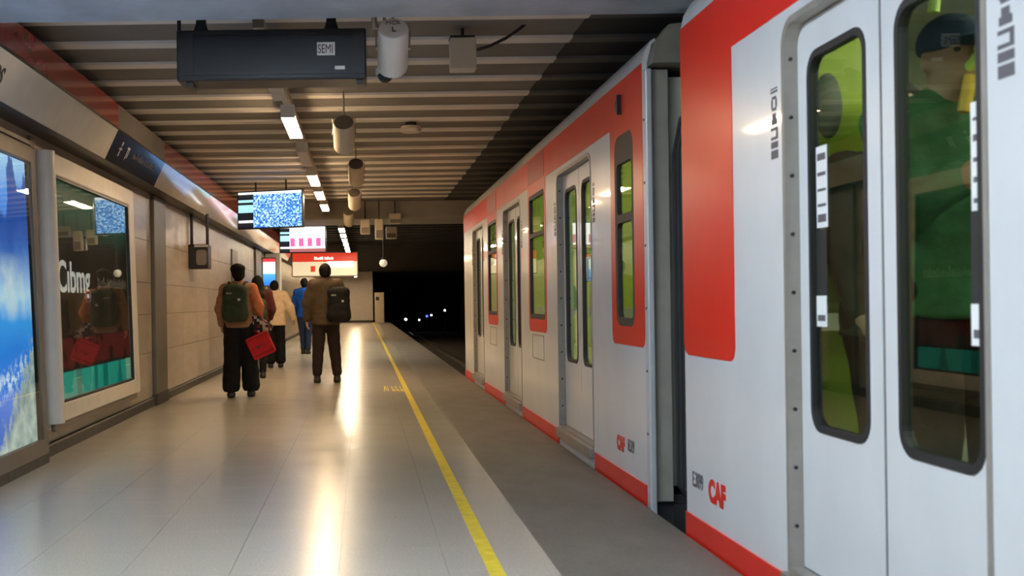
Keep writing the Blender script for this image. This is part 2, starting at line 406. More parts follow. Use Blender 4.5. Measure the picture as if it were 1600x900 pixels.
# worn yellow lettering strokes beside the line
yw = MB(); bx0 = 0.25
for k, sh in enumerate(('v', 'i', 'l', 'l', 'l')):
    a = bx0 + k*0.056
    if sh == 'v':
        yw.add([(a,14.6,.001),(a+.012,14.6,.001),(a+.03,15.5,.001),(a+.018,15.5,.001)], [(0,1,2,3)])
        yw.add([(a+.036,14.6,.001),(a+.048,14.6,.001),(a+.03,15.5,.001),(a+.018,15.5,.001)], [(0,1,2,3)])
    else:
        yw.box(a, a+.013, 14.6, 15.5, 0, .0012)
        if sh == 'l': yw.box(a+.013, a+.04, 14.6, 14.85, 0, .0012)
tag(yw.build('floor_lettering', 'yellow'), 'worn yellow letter strokes painted on the floor beside the safety line', 'floor marking')

# track
tb = struct(box(TX-0.06, 8.0, YN, 170, -1.35, -1.15).build('track_bed', 'track'))
for x in (2.10, 3.55):
    MB().extrude([(x-.07,-1.15),(x+.07,-1.15),(x+.07,-1.13),(x+.015,-1.11),(x+.035,-1.02),(x+.035,-.99),(x-.035,-.99),(x-.035,-1.02),(x-.015,-1.11),(x-.07,-1.13)], YN, 150).build('rail', 'rail', tb)
sl = box(1.7, 3.95, -.12, .12, -1.16, -1.12).build('sleeper', 'pillar', tb); sl.location = (0, 18, 0)
for k in range(1, 50):
    o = bpy.data.objects.new('sleeper', sl.data); COL.objects.link(o); o.parent = tb; o.location = (0, 18 + k*0.7, 0)
struct(box(7.6, 8.0, YN, 170, -1.35, 4.4).build('wall_right', 'soot'))
struct(box(-2.9, 8.0, 170, 170.3, -1.4, 4.4).build('wall_far', 'soot'))

# left wall: backing and separate cladding panels
wl = struct(box(WX-0.3, WX-0.012, YN, YF, -0.05, 3.2).build('wall_left', 'wallback'))
rows = [0.10, 0.62, 1.06, 1.42, 1.90, 2.46]
pm = {}
for r_ in range(5):
    hgt = rows[r_+1]-rows[r_]
    yy = 4.0 + (0.0 if r_ % 2 == 0 else 0.0)
    for k in range(31):
        y0 = yy + k*1.25
        if 12.98 < y0+0.6 < 13.6: pass
        if r_ not in pm:
            o = box(-0.012, 0, 0.003, 1.247, 0.003, hgt-0.003).build('wall_panel', 'wall', wl); pm[r_] = o.data
        else:
            o = bpy.data.objects.new('wall_panel', pm[r_]); COL.objects.link(o); o.parent = wl
        o.location = (WX, y0, rows[r_])
far_p = box(WX-0.012, WX, 42.75, YF, 0.1, 2.46).box(WX-0.012, WX, YN, 4.0, 0.1, 2.46).build('wall_cladding', 'wall', wl)
struct(MB().extrude([(WX,0),(WX+.03,0),(WX+.03,.085),(WX+.02,.098),(WX,.098)], YN, 60).build('baseboard_left', 'base'))
# flat grey pilaster behind the poster case, two thinner ones further on
for i, (y0, y1, d, mt) in enumerate(((13.0, 13.75, .045, 'pillar'), (25.3, 26.6, .05, 'pillar'))):
    p = box(WX, WX+d, y0, y1, 0.1, 2.44).build('trim_%d' % (i+1), mt, bevel=.006); struct(p)
    box(WX, WX+d+.012, y0-.01, y1+.01, 0, 0.13).build('plinth', 'base', p)
struct(box(WX, WX+.025, 20.9, 21.8, 1.3, 2.2).build('trim_3', 'casegrey', bevel=.005))
p = struct(box(-2.44, -2.06, 27.9, 28.3, 0.0, 2.44).build('pillar', 'alu', bevel=.02))

# ceiling: dark infill with pale ribs, each its own piece
BY0, BY1 = 20.6, 22.2
ce = struct(box(WX-0.4, 1.5, YN, BY1, CZ+.022, CZ+.35).build('ceiling', 'infill'))
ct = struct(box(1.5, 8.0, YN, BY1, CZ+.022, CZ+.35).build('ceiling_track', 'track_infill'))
rme = None
for k in range(-20, 19):
    y0 = 7.19 + k*0.685
    if y0 > BY0 - .2 or 5.5 < y0 < 6.3: continue
    if rme is None:
        o = MB().extrude([(-.085, .02), (-.075, 0), (.075, 0), (.085, .02)], WX+.2, 1.5, 'x').build('ceiling_rib', 'rib', ce); rme = o.data
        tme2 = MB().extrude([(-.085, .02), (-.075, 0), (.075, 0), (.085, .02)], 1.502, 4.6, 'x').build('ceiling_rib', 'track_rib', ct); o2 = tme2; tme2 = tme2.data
    else:
        o = bpy.data.objects.new('ceiling_rib', rme); COL.objects.link(o); o.parent = ce
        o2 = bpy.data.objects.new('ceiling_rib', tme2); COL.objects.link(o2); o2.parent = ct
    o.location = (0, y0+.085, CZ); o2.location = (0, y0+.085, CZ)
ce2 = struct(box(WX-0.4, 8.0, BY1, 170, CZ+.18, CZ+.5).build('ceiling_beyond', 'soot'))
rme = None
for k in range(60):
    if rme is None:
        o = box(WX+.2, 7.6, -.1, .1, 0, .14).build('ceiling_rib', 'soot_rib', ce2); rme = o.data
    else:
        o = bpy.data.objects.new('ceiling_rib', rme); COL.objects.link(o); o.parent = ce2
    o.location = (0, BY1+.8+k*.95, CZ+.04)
b1 = struct(box(WX+.1, 4.6, 5.66, 6.27, 2.745, CZ+.03).build('ceiling_beam', 'beam', bevel=.015))
b2 = struct(box(WX+.1, 7.6, BY0, BY1, 2.70, CZ+.2).build('ceiling_beam', 'beam2', bevel=.02))
struct(box(-2.9, 8.0, YN-.3, YN, -1.35, 3.3).build('wall_back', 'wall'))
# end of the platform
ew = struct(MB().box(-2.46, .56, YF, YF+.3, -.25, 3.15).build('wall_end', 'endwall'))
box(-2.46, .56, YF-.03, YF, 0, .14).build('plinth', 'base', ew)

# ------------------------------------------------------------------ fascia sign band
FX = -2.1                                                # upper edge; the face leans back towards its foot
FB = (-2.22, 2.43); FT = (-2.10, 2.68)
FUP = Vector((FT[0]-FB[0], 0, FT[1]-FB[1])); FL = FUP.length; FUP.normalize(); FN = Vector((0, 1, 0)).cross(FUP)
def fpt(y, t, lift=.001): return Vector((FB[0], y, FB[1])) + FUP*t + FN*lift
def fascia(y0, y1, face, top, label, name='sign_fascia'):
    r = empty(name, (FX, y0, 2.42)); tag(r, label, 'sign')
    MB().extrude([(WX, 2.45), (FB[0]-.014, 2.45), (FT[0]-.014, 2.69), (FX-.012, 2.90), (WX, 2.96)], y0, y1).build('housing', 'black', r)
    MB().extrude([FB, FT, (FT[0]-.014, FT[1]+.004), (FB[0]-.014, FB[1]+.004)], y0+.003, y1-.003).build('face_panel', face, r)
    box(FX-.014, FX+.008, y0, y1, 2.681, 2.697).build('dark_rail', 'black', r)
    box(FX-.012, FX, y0+.003, y1-.003, 2.697, 2.905).build('upper_panel', top, r)
    return r
def illegible(par, y0, n, t0, hmax, mt):
    b = MB(); y = y0
    for k in range(n):
        h_ = random.uniform(.55, 1.0)*hmax; p0 = fpt(y, t0); p1 = fpt(y+.022, t0); p2 = fpt(y+.022, t0+h_); p3 = fpt(y, t0+h_)
        b.add([p0, p1, p2, p3], [(0, 1, 2, 3)]); y += random.choice((.035, .04, .06))
    b.build('small_print', mt, par)['kind'] = 'stuff'
fa = fascia(-4.0, 9.69, 'fascia', 'fred', 'cream and red name band above the posters, nearest stretch with black letters')
text('lettering', 'OS', .14, fpt(6.60, .085), (0, 1, 0), FUP, 'print', fa, bold=.005)
fb = fascia(9.69, 11.96, 'fdark', 'infill', 'dark wayfinding panel in the band above the green poster')
illegible(fb, 10.55, 24, .13, .07, 'printgrey')
pg = MB()                                           # walking figure and arrow
def fq(b, y0, y1, t0, t1): b.add([fpt(y0, t0), fpt(y1, t0), fpt(y1, t1), fpt(y0, t1)], [(0, 1, 2, 3)])
fq(pg, 10.02, 10.05, .08, .17); fq(pg, 9.98, 10.09, .14, .155); fq(pg, 10.015, 10.055, .18, .215)
pg.build('figure_pictogram', 'printpale', fb)
pg2 = MB(); fq(pg2, 10.29, 10.31, .08, .20); fq(pg2, 10.26, 10.34, .18, .20); fq(pg2, 10.34, 10.36, .10, .20)
pg2.build('arrow_pictogram', 'printpale', fb)
fascia(11.96, 33.0, 'fascia', 'fred', 'long cream and dark red band receding over the wall behind the walkers')

# ------------------------------------------------------------------ poster cases
pr = empty('poster_lightbox', (-2.35, 5.2, 0.02), (0, R(-2.0), 0))
tag(pr, 'large backlit poster of blue lake and mountains, nearest on the left wall', 'poster')
L = dict(local=True)
MB().box(-.10, -.03, 0, 3.12, .08, 2.30).build('case_back', 'black', pr, **L)
box(-.03, -.022, .1, 2.93, .17, 2.19).build('poster_print', 'poster_blue', pr, **L)
MB().plate([(0,.05),(3.14,.05),(3.14,2.32),(0,2.32)], [[(.08,.165),(3.03,.165),(3.03,2.2),(.08,2.2)]], -.05, .0).build('frame', 'casegrey', pr, bevel=.006, **L)
box(-.012, -.008, .08, 3.03, .165, 2.2).build('glass_pane', 'cglass', pr, **L)
box(-.09, -.005, 0, 3.14, -.02, .05).build('kick_plate', 'base', pr, **L)
box(-.05, .0, 3.03, 3.14, 2.32, 2.40).box(-.05, 0, 0, 3.14, 2.33, 2.36).build('top_bracket', 'casegrey', pr, **L)

p2 = empty('poster_lightbox', (-2.37, 8.45, 0.0), (0, R(-1.4), 0))
tag(p2, 'glazed poster case with dark print, green top and teal foot', 'poster')
MB().box(-.075, -.02, 0.05, 3.3, .22, 2.36).build('case_back', 'alu', p2, **L)
box(-.02, -.014, .3, 3.05, .38, 2.2).build('poster_print', 'poster_dark', p2, **L)
MB().plate([(.1,.26),(3.28,.26),(3.28,2.36),(.1,2.36)], [[(.30,.40),(3.05,.40),(3.05,2.19),(.30,2.19)]], -.02, .03).build('frame', 'alu', p2, bevel=.01, **L)
MB().plate([(.30,.40),(3.05,.40),(3.05,2.19),(.30,2.19)], [[(.325,.42),(3.03,.42),(3.03,2.17),(.325,2.17)]], -.014, .02).build('gasket', 'black', p2, **L)
box(.002, .006, .3, 3.05, .4, 2.19).build('glass_pane', 'cglass', p2, **L)
MB().tube([(.02, .06, .27), (.02, .06, 2.34)], .075, 20).build('rounded_post', 'alu', p2, smooth=True, **L)
box(-.02, .012, .1, 3.2, .2, .27).build('lower_ledge', 'casegrey', p2, bevel=.01, **L)
tx = text('lettering', 'Cıbmg', .36, (-2.37+.0, 8.45+.40, 1.28), (0, 1, 0), (0, 0, 1), 'posterwhite', None, sx=1.12, bold=.006)
tx.parent = p2
for v in tx.data.vertices: v.co = v.co - Vector((-2.37, 8.45, 0)) + Vector((-.012, 0, 0))
sm = MB()
for k in range(22):
    yy = 1.75 + k*.055; hh = random.uniform(.05, .11); sm.box(-.0135, -.0125, yy, yy+.03, 1.33, 1.33+hh)
sm.build('small_print', 'printpale', p2, **L)['kind'] = 'stuff'

# ------------------------------------------------------------------ train
IX = 4.25                                                # far side of the car inside
LX = 1.627                                               # outer face of the door leaves
def car(name, label, Y0, Y1, doors, windows, block0, block1, endwin, lamp_y, logos, inside):
    r = empty(name, (TX, Y0, 0)); tag(r, label, 'train car')
    holes = [rr(a, b, .13, 2.17, .09, 5, .004) for a, b in doors] + [rr(a, b, .985, 2.13, .06) for a, b in windows]
    if endwin: holes.append(rr(endwin[0], endwin[1], .99, 2.15, .10, 6))
    side = MB().plate([(Y0,-.12),(Y1,-.12),(Y1,2.475),(Y0,2.475)], holes, TX, TX+.03).build('body_side', 'tw', r)
    MB().box(TX+.05, IX, Y0+.02, Y1-.02, -.35, .05).build('underframe', 'bellow', r)
    # red livery
    MB().plate([(Y0,2.217),(Y1,2.217),(Y1,2.475),(Y0,2.475)], [], TX-.003, TX).build('red_band', 'tr', r)
    for i, (a, b) in enumerate(windows):
        MB().plate(rr(a-.055, b+.055, .87, 2.217, .001, 2, .07), [rr(a, b, .985, 2.13, .06)], TX-.003, TX).build('red_surround', 'tr', r)
        box(TX-.006, TX-.003, a-.02, b+.02, 2.235, 2.46).build('vent_panel', 'trd', r)
    for blk, ew_ in ((block0, endwin), (block1, None)):
        if blk:
            MB().plate(rr(blk[0], blk[1], .878, 2.217, .001, 2, .06), [rr(ew_[0], ew_[1], .99, 2.15, .10, 6)] if ew_ else [], TX-.003, TX).build('red_end_block', 'tr', r)
    edges = [Y0] + [q for d in sorted(doors) for q in (d[0]-.05, d[1]+.02)] + [Y1]
    for i in range(0, len(edges), 2):
        if edges[i+1]-edges[i] > .05: box(TX-.008, TX, edges[i], edges[i+1], -.03, .108).build('red_skirt', 'tr', r)
    # cant rail and roof
    MB().extrude([(TX,2.475),(TX+.015,2.54),(TX+.05,2.60),(TX+.075,2.615),(TX+.08,2.60),(TX+.055,2.58),(TX+.03,2.475)], Y0, Y1).build('cant_rail', 'tw', r, smooth=True)
    MB().extrude([(TX+.07,2.60),(TX+.10,2.625),(TX+.30,2.675),(TX+.9,2.72),(3.2,2.73),(IX-.1,2.62),(IX-.1,2.45),(TX+.06,2.45)], Y0+.02, Y1-.02).build('roof', 'roof', r)
    # doors
    for a, b in doors:
        fr = MB().plate(rr(a-.004, b+.004, .126, 2.174, .094, 5, .004), [rr(a+.012, b-.012, .145, 2.155, .08, 5, .004)], TX-.004, LX+.045).build('door_frame', 'jamb', r)
        MB().plate(rr(a-.010, b+.010, .13, 2.18, .10, 5, .004), [rr(a, b, .131, 2.17, .09, 5, .004)], TX-.005, TX+.001).build('frame_flange', 'jamb', fr)
        sc = MB()
        for k in range(9): sc.tube([(TX+.022, b-.012, .30+k*.217), (TX+.022, b-.018, .30+k*.217)], .0075, 8)
        sc.build('screws', 'black', fr)['kind'] = 'stuff'
        mid = (a+b)/2
        for y0, y1 in ((a+.013, mid-.008), (mid+.008, b-.013)):
            g0, g1 = (y0+.09, y1-.09)
            lf = MB().plate([(y0,.15),(y1,.15),(y1,2.15),(y0,2.15)], [rr(g0, g1, .665, 2.035, .085, 6)], LX, LX+.035).build('door_leaf', 'tw', r)
            MB().plate(rr(g0, g1, .665, 2.035, .085, 6), [rr(g0+.022, g1-.022, .69, 2.01, .068, 6)], LX-.004, LX+.03).build('window_gasket', 'rubber', lf)
            MB().plate(rr(g0+.018, g1-.018, .685, 2.015, .07, 6), [], LX+.010, LX+.014).build('window_pane', 'tglass', lf)
        box(LX+.004, LX+.03, mid-.009, mid+.009, .15, 2.15).build('door_seal', 'rubber', r)
        box(TX-.035, LX+.03, a-.01, b+.01, .055, .128).build('sill_plate', 'steel', r, bevel=.006)
        for s_ in ((b+.06, b+.13), (a-.13, a-.06)):
            st = MB(); y0, y1 = s_; X_ = TX-.0015; zb, zt = 1.68, 1.95
            def q(za, zc, ya=0.0, yb=1.0): st.box(X_, TX, y0+(y1-y0)*ya, y0+(y1-y0)*yb, zb+(zt-zb)*za, zb+(zt-zb)*zc)
            q(0, .12); q(.15, .24); q(.27, .31); q(.31, .40, 0, .25); q(.40, .44)
            q(.48, .56, .1, .9); q(.56, .64, .25, .75); q(.68, .72, .2, .8); q(.72, .84, .1, .3); q(.72, .84, .7, .9); q(.84, .88, .2, .8); q(.93, .96); q(.98, 1.0)
            st.build('door_sticker', 'printgrey', r)
    # fixed windows
    for a, b in windows:
        wn = MB().plate(rr(a, b, .985, 2.13, .06), [rr(a+.04, b-.04, 1.03, 1.735, .03), rr(a+.04, b-.04, 1.775, 2.09, .03)], TX-.002, TX+.03).build('side_window', 'rubber', r)
        box(TX+.012, TX+.017, a+.035, b-.035, 1.025, 1.74).build('window_pane', 'tglass', wn)
        box(TX+.012, TX+.017, a+.035, b-.035, 1.77, 2.095).build('window_pane', 'tglass', wn)
        hy = (a+b)/2
        MB().plate(rr(hy-.33, hy+.33, .62, .845, .02), [rr(hy-.32, hy+.32, .63, .835, .015)], TX-.003, TX).build('access_hatch', 'endgrey', r)
    if endwin:
        a, b = endwin
        wn = MB().plate(rr(a, b, .99, 2.15, .10, 6), [rr(a+.05, b-.05, 1.04, 1.62, .04), rr(a+.05, b-.05, 1.67, 1.98, .04)], TX-.002, TX+.03).build('end_window', 'rubber', r)
        box(TX+.012, TX+.017, a+.045, b-.045, 1.035, 1.625).build('window_pane', 'tglass', wn)
        box(TX+.012, TX+.017, a+.045, b-.045, 1.665, 1.985).build('window_pane', 'tglass', wn)
    if lamp_y:
        MB().ball((TX, lamp_y, 2.33), .03, .055, .055, 14, 10).box(TX-.03, TX, lamp_y-.06, lamp_y-.045, 2.27, 2.39).build('marker_lamp', 'black', r, smooth=True)
        hy = lamp_y + .95
        MB().tube([(TX, hy, 1.30), (TX-.02, hy, 1.30), (TX-.02, hy, 1.44), (TX, hy, 1.44)], .007, 8).build('grab_handle', 'endlight', r, smooth=True)
        MB().plate(rr(hy-.05, hy+.045, 1.28, 1.46, .02), [rr(hy-.044, hy+.039, 1.286, 1.454, .016)], TX-.001, TX).build('handle_recess', 'endgrey', r)
    for kind, yy, zz, sz in logos:
        text('logo' if kind == 'CAF' else 'car_number', kind, sz, (TX-.0012, yy, zz), (0, -1, 0), (0, 0, 1), 'tr' if kind == 'CAF' else 'printgrey', r, extrude=.001, sx=.95 if kind == 'CAF' else .62, bold=.008 if kind == 'CAF' else .002)
    # interior
    ins = MB().box(IX-.05, IX-.02, Y0+.05, Y1-.05, .1, .95).box(IX-.05, IX-.02, Y0+.05, Y1-.05, 1.95, 2.4)
    k = Y0 + .05
    while k < Y1 - .3:
        ins.box(IX-.05, IX-.02, k, k+.35, .95, 1.95); k += 1.75
    ins.build('far_lining', 'inner', r)
    box(IX-.02, IX, Y0+.05, Y1-.05, .9, 2.0).build('far_glass', 'fdark', r)
    box(TX+.06, IX-.02, Y0+.05, Y1-.05, .09, .12).build('car_floor', 'innerfloor', r)
    box(TX+.04, IX-.02, Y0+.05, Y1-.05, 2.34, 2.40).build('car_ceiling', 'inner', r)
    for yw_ in (Y0+.03, Y1-.06): box(TX+.06, IX-.02, yw_, yw_+.03, .1, 2.4).build('end_partition', 'inner', r)
    for x in (2.45, 3.4):
        k = Y0 + .5
        while k < Y1 - 1.2:
            box(x-.06, x+.06, k, k+1.1, 2.315, 2.34).build('ceiling_lamp', 'carlamp', r); k += 1.55
    k = Y0 + 1.0                                          # bench seats along the far side
    while k < Y1 - 1.6:
        if inside != 'none':
            st = box(IX-.50, IX-.06, k, k+.46, .50, .55).box(IX-.12, IX-.06, k, k+.46, .55, 1.0).build('bench_seat', 'pad', r, bevel=.02)
        k += .5 if int((k-Y0)/.5) % 4 else 1.3
    for a, b in doors:                                    # draught screens and poles beside each door
        for yy in (a-.10, b+.10):
            sc = MB().plate(rr(TX+.07, 1.92, .12, 2.28, .03), [rr(TX+.12, 1.87, 1.02, 1.09, .01)], yy-.012, yy+.012, 'y').build('draught_screen', 'lime', r)
            MB().tube([(1.95, yy, .12), (1.95, yy, 2.34)], .017, 12).build('handrail', 'limepole', r, smooth=True)
        MB().tube([(2.75, (a+b)/2, .12), (2.75, (a+b)/2, 2.34)], .017, 12).build('handrail', 'limepole', r, smooth=True)
    return r

carA = car('metro_car', 'white and red metro car further along the platform, with side windows', 6.28, 17.45,
           [(7.73, 9.08), (11.21, 12.56), (14.71, 16.06)], [(9.70, 10.60), (13.2, 14.1)], (6.28, 7.10), None, (6.50, 6.98), 6.83,
           [('CAF', 7.02, .225, .115), ('N.319', 6.73, .245, .10)], 'some')
carB = car('metro_car', 'nearest white and red metro car, cut off by the right edge of the frame', -6.8, 5.51,
           [(2.83, 4.18), (-.67, .68), (-4.17, -2.82)], [(1.3, 2.2), (-2.2, -1.3)], (4.76, 5.51), None, None, None,
           [('E.3099', 5.41, .25, .10), ('CAF', 5.155, .225, .135)], 'some')
# lime grab rails seen through the nearest doors
def rail(a, b, Ya, Yb, rad=.017): return [px(a[0], a[1], Y=Ya), px(b[0], b[1], Y=Yb)]
for a, b, Ya, Yb, mt in (((1455,170),(1545,70),3.75,3.55,'limepole'), ((1457,107),(1545,70),3.9,3.55,'limepole'),
                         ((1462,50),(1484,95),3.9,3.75,'limepole'), ((1462,-15),(1458,20),3.9,3.9,'limepole'), ((1516,118),(1506,175),3.6,3.6,'ypole'),
                         ((1290,481),(1375,481),4.23,4.23,'limepole')):
    MB().tube(rail(a, b, Ya, Yb), .02, 12).build('grab_rail', mt, carB, smooth=True)
q = px(1294, 165, Y=4.262)
MB().ball((q.x, 4.265, q.z), .055, .02, .125, 18, 12).build('grey_pad', 'pad', carB, smooth=True)
# printed strips stuck on the door glass
for (xa, xb, ya, yb, mt) in ((1277,1292,225,357,'white'), (1277,1292,357,462,'print'), (1277,1292,462,510,'white'), (1519,1536,155,330,'white'), (1519,1536,330,475,'print'), (1519,1536,475,540,'white')):
    a = px(xa, yb, X=LX+.009); b = px(xb, ya, X=LX+.009)
    s_ = box(LX+.0075, LX+.009, min(a.y,b.y), max(a.y,b.y), a.z, b.z).build('glass_sticker', mt, carB)
    if mt == 'white':
        d = MB(); k = a.z + .02
        while k < b.z - .04:
            d.box(LX+.0065, LX+.0075, min(a.y,b.y)+.012, max(a.y,b.y)-.012, k, k+random.uniform(.008,.03)); k += .055
        d.build('sticker_print', 'printgrey', s_)['kind'] = 'stuff'

# end of the farther car and the gangway between the cars
ge = empty('car_gangway', (TX, 5.52, 0)); tag(ge, 'dark rubber gangway with grey end panel between the two cars', 'gangway')
box(TX-.002, TX+.035, 6.20, 6.28, -.05, 2.43).build('corner_post', 'endlight', ge, bevel=.008)
MB().box(TX+.035, 1.715, 6.24, 6.275, .02, 2.43).build('end_panel', 'endgrey', ge, bevel=.006)
MB().extrude([(TX+.03,2.45),(TX+.05,2.56),(TX+.12,2.66),(TX+.4,2.69),(2.6,2.70),(2.6,2.45)], 6.15, 6.28).build('end_dome', 'roof', ge, smooth=True)
for k in range(8):
    y = 5.56 + k*.082
    prof = [(1.72,.12),(1.72,1.95),(1.76,2.15),(1.86,2.30),(2.05,2.38),(3.5,2.38),(3.5,.0),(1.80,.0)]
    MB().extrude([(a+(.035 if a < 2 else 0), b) for a, b in prof], y, y+.03).extrude(prof, y+.03, y+.072).build('bellows_fold', 'bellow', ge)
sc = MB()
for z in (.4, .75, 1.1, 1.45, 1.8, 2.15): sc.tube([(TX-.002, 6.24, z), (TX-.006, 6.24, z)], .008, 8)
sc.build('screws', 'black', ge)['kind'] = 'stuff'
box(1.72, 3.4, 5.5, 6.27, -.3, .0).build('coupler_housing', 'bellow', ge)

# ------------------------------------------------------------------ ceiling lights
LXC = -0.63
tk = empty('lighting_trunk', (LXC, 6.9, 2.86)); tag(tk, 'long beige cable trunking carrying the row of ceiling lights', 'trunking')
box(LXC-.035, LXC+.035, 6.95, BY0-.02, 2.87, 2.93).build('trunk_body', 'cream', tk)
for k in range(7): MB().tube([(LXC, 7.6+k*2.1, 2.92), (LXC, 7.6+k*2.1, 3.03)], .01, 8).build('hanger_rod', 'steel', tk)
def lamp(y0, mt, label, group=None, z=2.77, hang=0.0, LXC=LXC):
    r = empty('ceiling_light', (LXC, y0, z)); tag(r, label, 'ceiling light', group)
    MB().extrude([(LXC-.062, z+.006), (LXC+.062, z+.006), (LXC+.05, z+.10), (LXC-.05, z+.10)], y0, y0+1.22).build('housing', 'cream', r)
    box(LXC-.056, LXC+.056, y0+.02, y0+1.2, z-.012, z+.006).build('diffuser', mt, r)
    for yy in (y0-.012, y0+1.22): box(LXC-.062, LXC+.062, yy, yy+.012, z-.012, z+.10).build('end_cap', 'alu', r)
    if hang:
        for yy in (y0+.2, y0+1.0): MB().tube([(LXC, yy, z+.1), (LXC, yy, hang)], .008, 8).build('hanger_rod', 'steel', r)
    return r
lamp(7.62, 'offlamp', 'unlit ceiling light just behind the black sign box')
lamp(9.65, 'warmlamp', 'nearest lit white tube light on the ceiling')
lamp(11.85, 'offlamp', 'unlit ceiling light between the nearest two lit ones')
for i, y in enumerate((14.05, 16.1, 18.2)):
    lamp(y, 'warmlamp', ('second', 'third', 'fourth')[i] + ' lit ceiling tube light counted from the camera', 'lit ceiling lights')
for i in range(6):
    lamp(22.9 + i*1.9, 'midlamp', ('first', 'second', 'third', 'fourth', 'fifth', 'sixth')[i] + ' lit ceiling light in the row beyond the far beam', 'ceiling lights beyond the beam', z=2.70, hang=3.2, LXC=-.44)
for i in range(13):
    lamp(36.5 + i*2.3, 'farlamp', 'distant lit ceiling light hidden behind the red sign', 'distant ceiling lights', z=2.70, hang=3.2, LXC=-.44)
for i, y in enumerate((3.3, 1.2, -.9, -3.0, -5.1)):
    lamp(y, 'coollamp', 'cool white ceiling light above and behind the camera', 'ceiling lights behind the camera', z=2.78, hang=3.03)
# lampholder at the near end of the trunk
lh = MB().tube([(LXC, 7.35, 2.80), (LXC, 7.6, 2.79)], .075, 16).box(LXC-.10, LXC-.06, 7.3, 7.4, 2.78, 2.84).build('lampholder', 'cream', tk, smooth=True)

# ------------------------------------------------------------------ hanging ceiling equipment
sb = empty('sign_box', (-.55, 6.6, 2.47)); tag(sb, 'unlit black sign box with small white sticker hanging near the ceiling', 'sign')
a = px(275, 46, Y=6.6); b = px(573, 122, Y=6.6)
sx0, sx1, sz0, sz1 = a.x, b.x, 2.475, 2.775
box(sx0, sx1, 6.6, 6.87, sz0, sz1).build('casing', 'signbox', sb, bevel=.012)
MB().plate([(sx0+.01,sz0+.03),(sx1-.01,sz0+.03),(sx1-.01,sz1-.01),(sx0+.01,sz1-.01)], [[(sx0+.10,sz0+.05),(sx1-.08,sz0+.05),(sx1-.08,sz1-.03),(sx0+.10,sz1-.03)]], 6.592, 6.602, 'y').build('front_frame', 'black', sb)
st = px(510, 76, Y=6.59); box(st.x-.055, st.x+.05, 6.589, 6.599, st.z-.038, st.z+.038).build('sticker', 'white', sb)
text('lettering', 'SEMI', .075, (st.x-.052, 6.588, st.z-.026), (1, 0, 0), (0, 0, 1), 'print', sb, sx=.62)
st = px(531, 105.5, Y=6.59); box(st.x-.03, st.x+.03, 6.589, 6.6, st.z-.01, st.z+.01).build('small_label', 'white', sb)
for x in (-.95, -.17):
    MB().extrude([(x-.05, sz1), (x+.05, sz1), (x+.03, sz1+.06), (x+.015, 3.03), (x-.015, 3.03), (x-.03, sz1+.06)], 6.70, 6.74).build('bracket', 'black', sb)
MB().tube([(-1.08, 6.7, sz1-.01), (-1.08, 6.7, 3.03)], .012, 8).build('cable_stub', 'black', sb)
for x in (sx0+.05, sx1-.06): box(x, x+.04, 6.64, 6.8, sz0-.025, sz0).build('latch', 'black', sb)

def speaker(c, label, mt, R_=.093, Ln=.31, tilt=36, hang=None, group='tilted cylinder loudspeakers'):
    c = Vector(c); d = Vector((0, math.cos(R(tilt)), -math.sin(R(tilt))))
    r = empty('loudspeaker', c); tag(r, label, 'loudspeaker', group)
    a = c - d*Ln/2; b = c + d*Ln/2
    MB().tube([a, a+d*.012, b-d*.015, b], [R_*.95, R_, R_, R_*.96], 28).build('cylinder_body', mt, r, smooth=True)
    MB().tube([a-d*.002, a+d*.004], R_*.90, 28).build('back_plate', mt if mt == 'white' else 'casegrey', r)  # cream speakers get a dark plate, imitating an unlit back face
    MB().tube([b-d*.004, b+d*.002], R_*.9, 28).build('grille', 'black', r)
    MB().tube([c+Vector((-R_-.012,0,0)), c+Vector((-R_+.004,0,0))], .012, 8).tube([c+Vector((R_-.004,0,0)), c+Vector((R_+.012,0,0))], .012, 8).build('pivot_screw', 'steel', r)
    top = hang or 3.03
    MB().tube([c+Vector((-R_-.008,0,0)), c+Vector((-R_-.008,0,R_+.05)), c+Vector((R_+.008,0,R_+.05)), c+Vector((R_+.008,0,0))], .006, 6).build('yoke', 'steel', r)
    MB().tube([c+Vector((0,0,R_+.05)), (c.x, c.y, top)], .008, 8).build('hanger_rod', 'steel', r)
    return r, a, d
s1, a, d = speaker(px(614, 76, Y=6.75), 'large white cylinder loudspeaker nearest the camera, beside the black sign box', 'white')
upv = Vector((0, math.sin(R(36)), math.cos(R(36))))
text('lettering', 'MCR', .042, a - d*.0035 + upv*.032 + Vector((-.045, 0, 0)), (1, 0, 0), upv, 'printgrey', s1)
text('lettering', 'L', .06, a - d*.0035 - upv*.03 + Vector((-.012, 0, 0)), (1, 0, 0), upv, 'print', s1)
for (x, y, Y, lb) in ((537.5, 211, 9.85, 'second cream cylinder loudspeaker from the camera, right of the lit tube'),
                      (556.5, 270, 13.4, 'third cream cylinder loudspeaker from the camera'),
                      (554, 312, 16.8, 'fourth cream cylinder loudspeaker from the camera, before the far beam'),
                      (545, 340, 20.0, 'farthest cream cylinder loudspeaker under the edge of the beam')):
    speaker(px(x, y, Y=Y), lb, 'cream')
# dome camera below the white loudspeaker
q = px(602, 120, Y=7.1)
dc = empty('dome_camera', (q.x, q.y, q.z)); tag(dc, 'small dark dome camera hanging under the white loudspeaker', 'camera')
MB().tube([(q.x, q.y, q.z+.015), (q.x, q.y, q.z+.05)], .06, 18).build('mount', 'white', dc, smooth=True)
MB().ball((q.x, q.y, q.z+.012), .05, .05, .052, 16, 10).build('dome', 'black', dc, smooth=True)
MB().tube([(q.x, q.y, q.z+.04), (q.x, q.y+.05, 3.03)], .012, 8).build('stem', 'cream', dc)
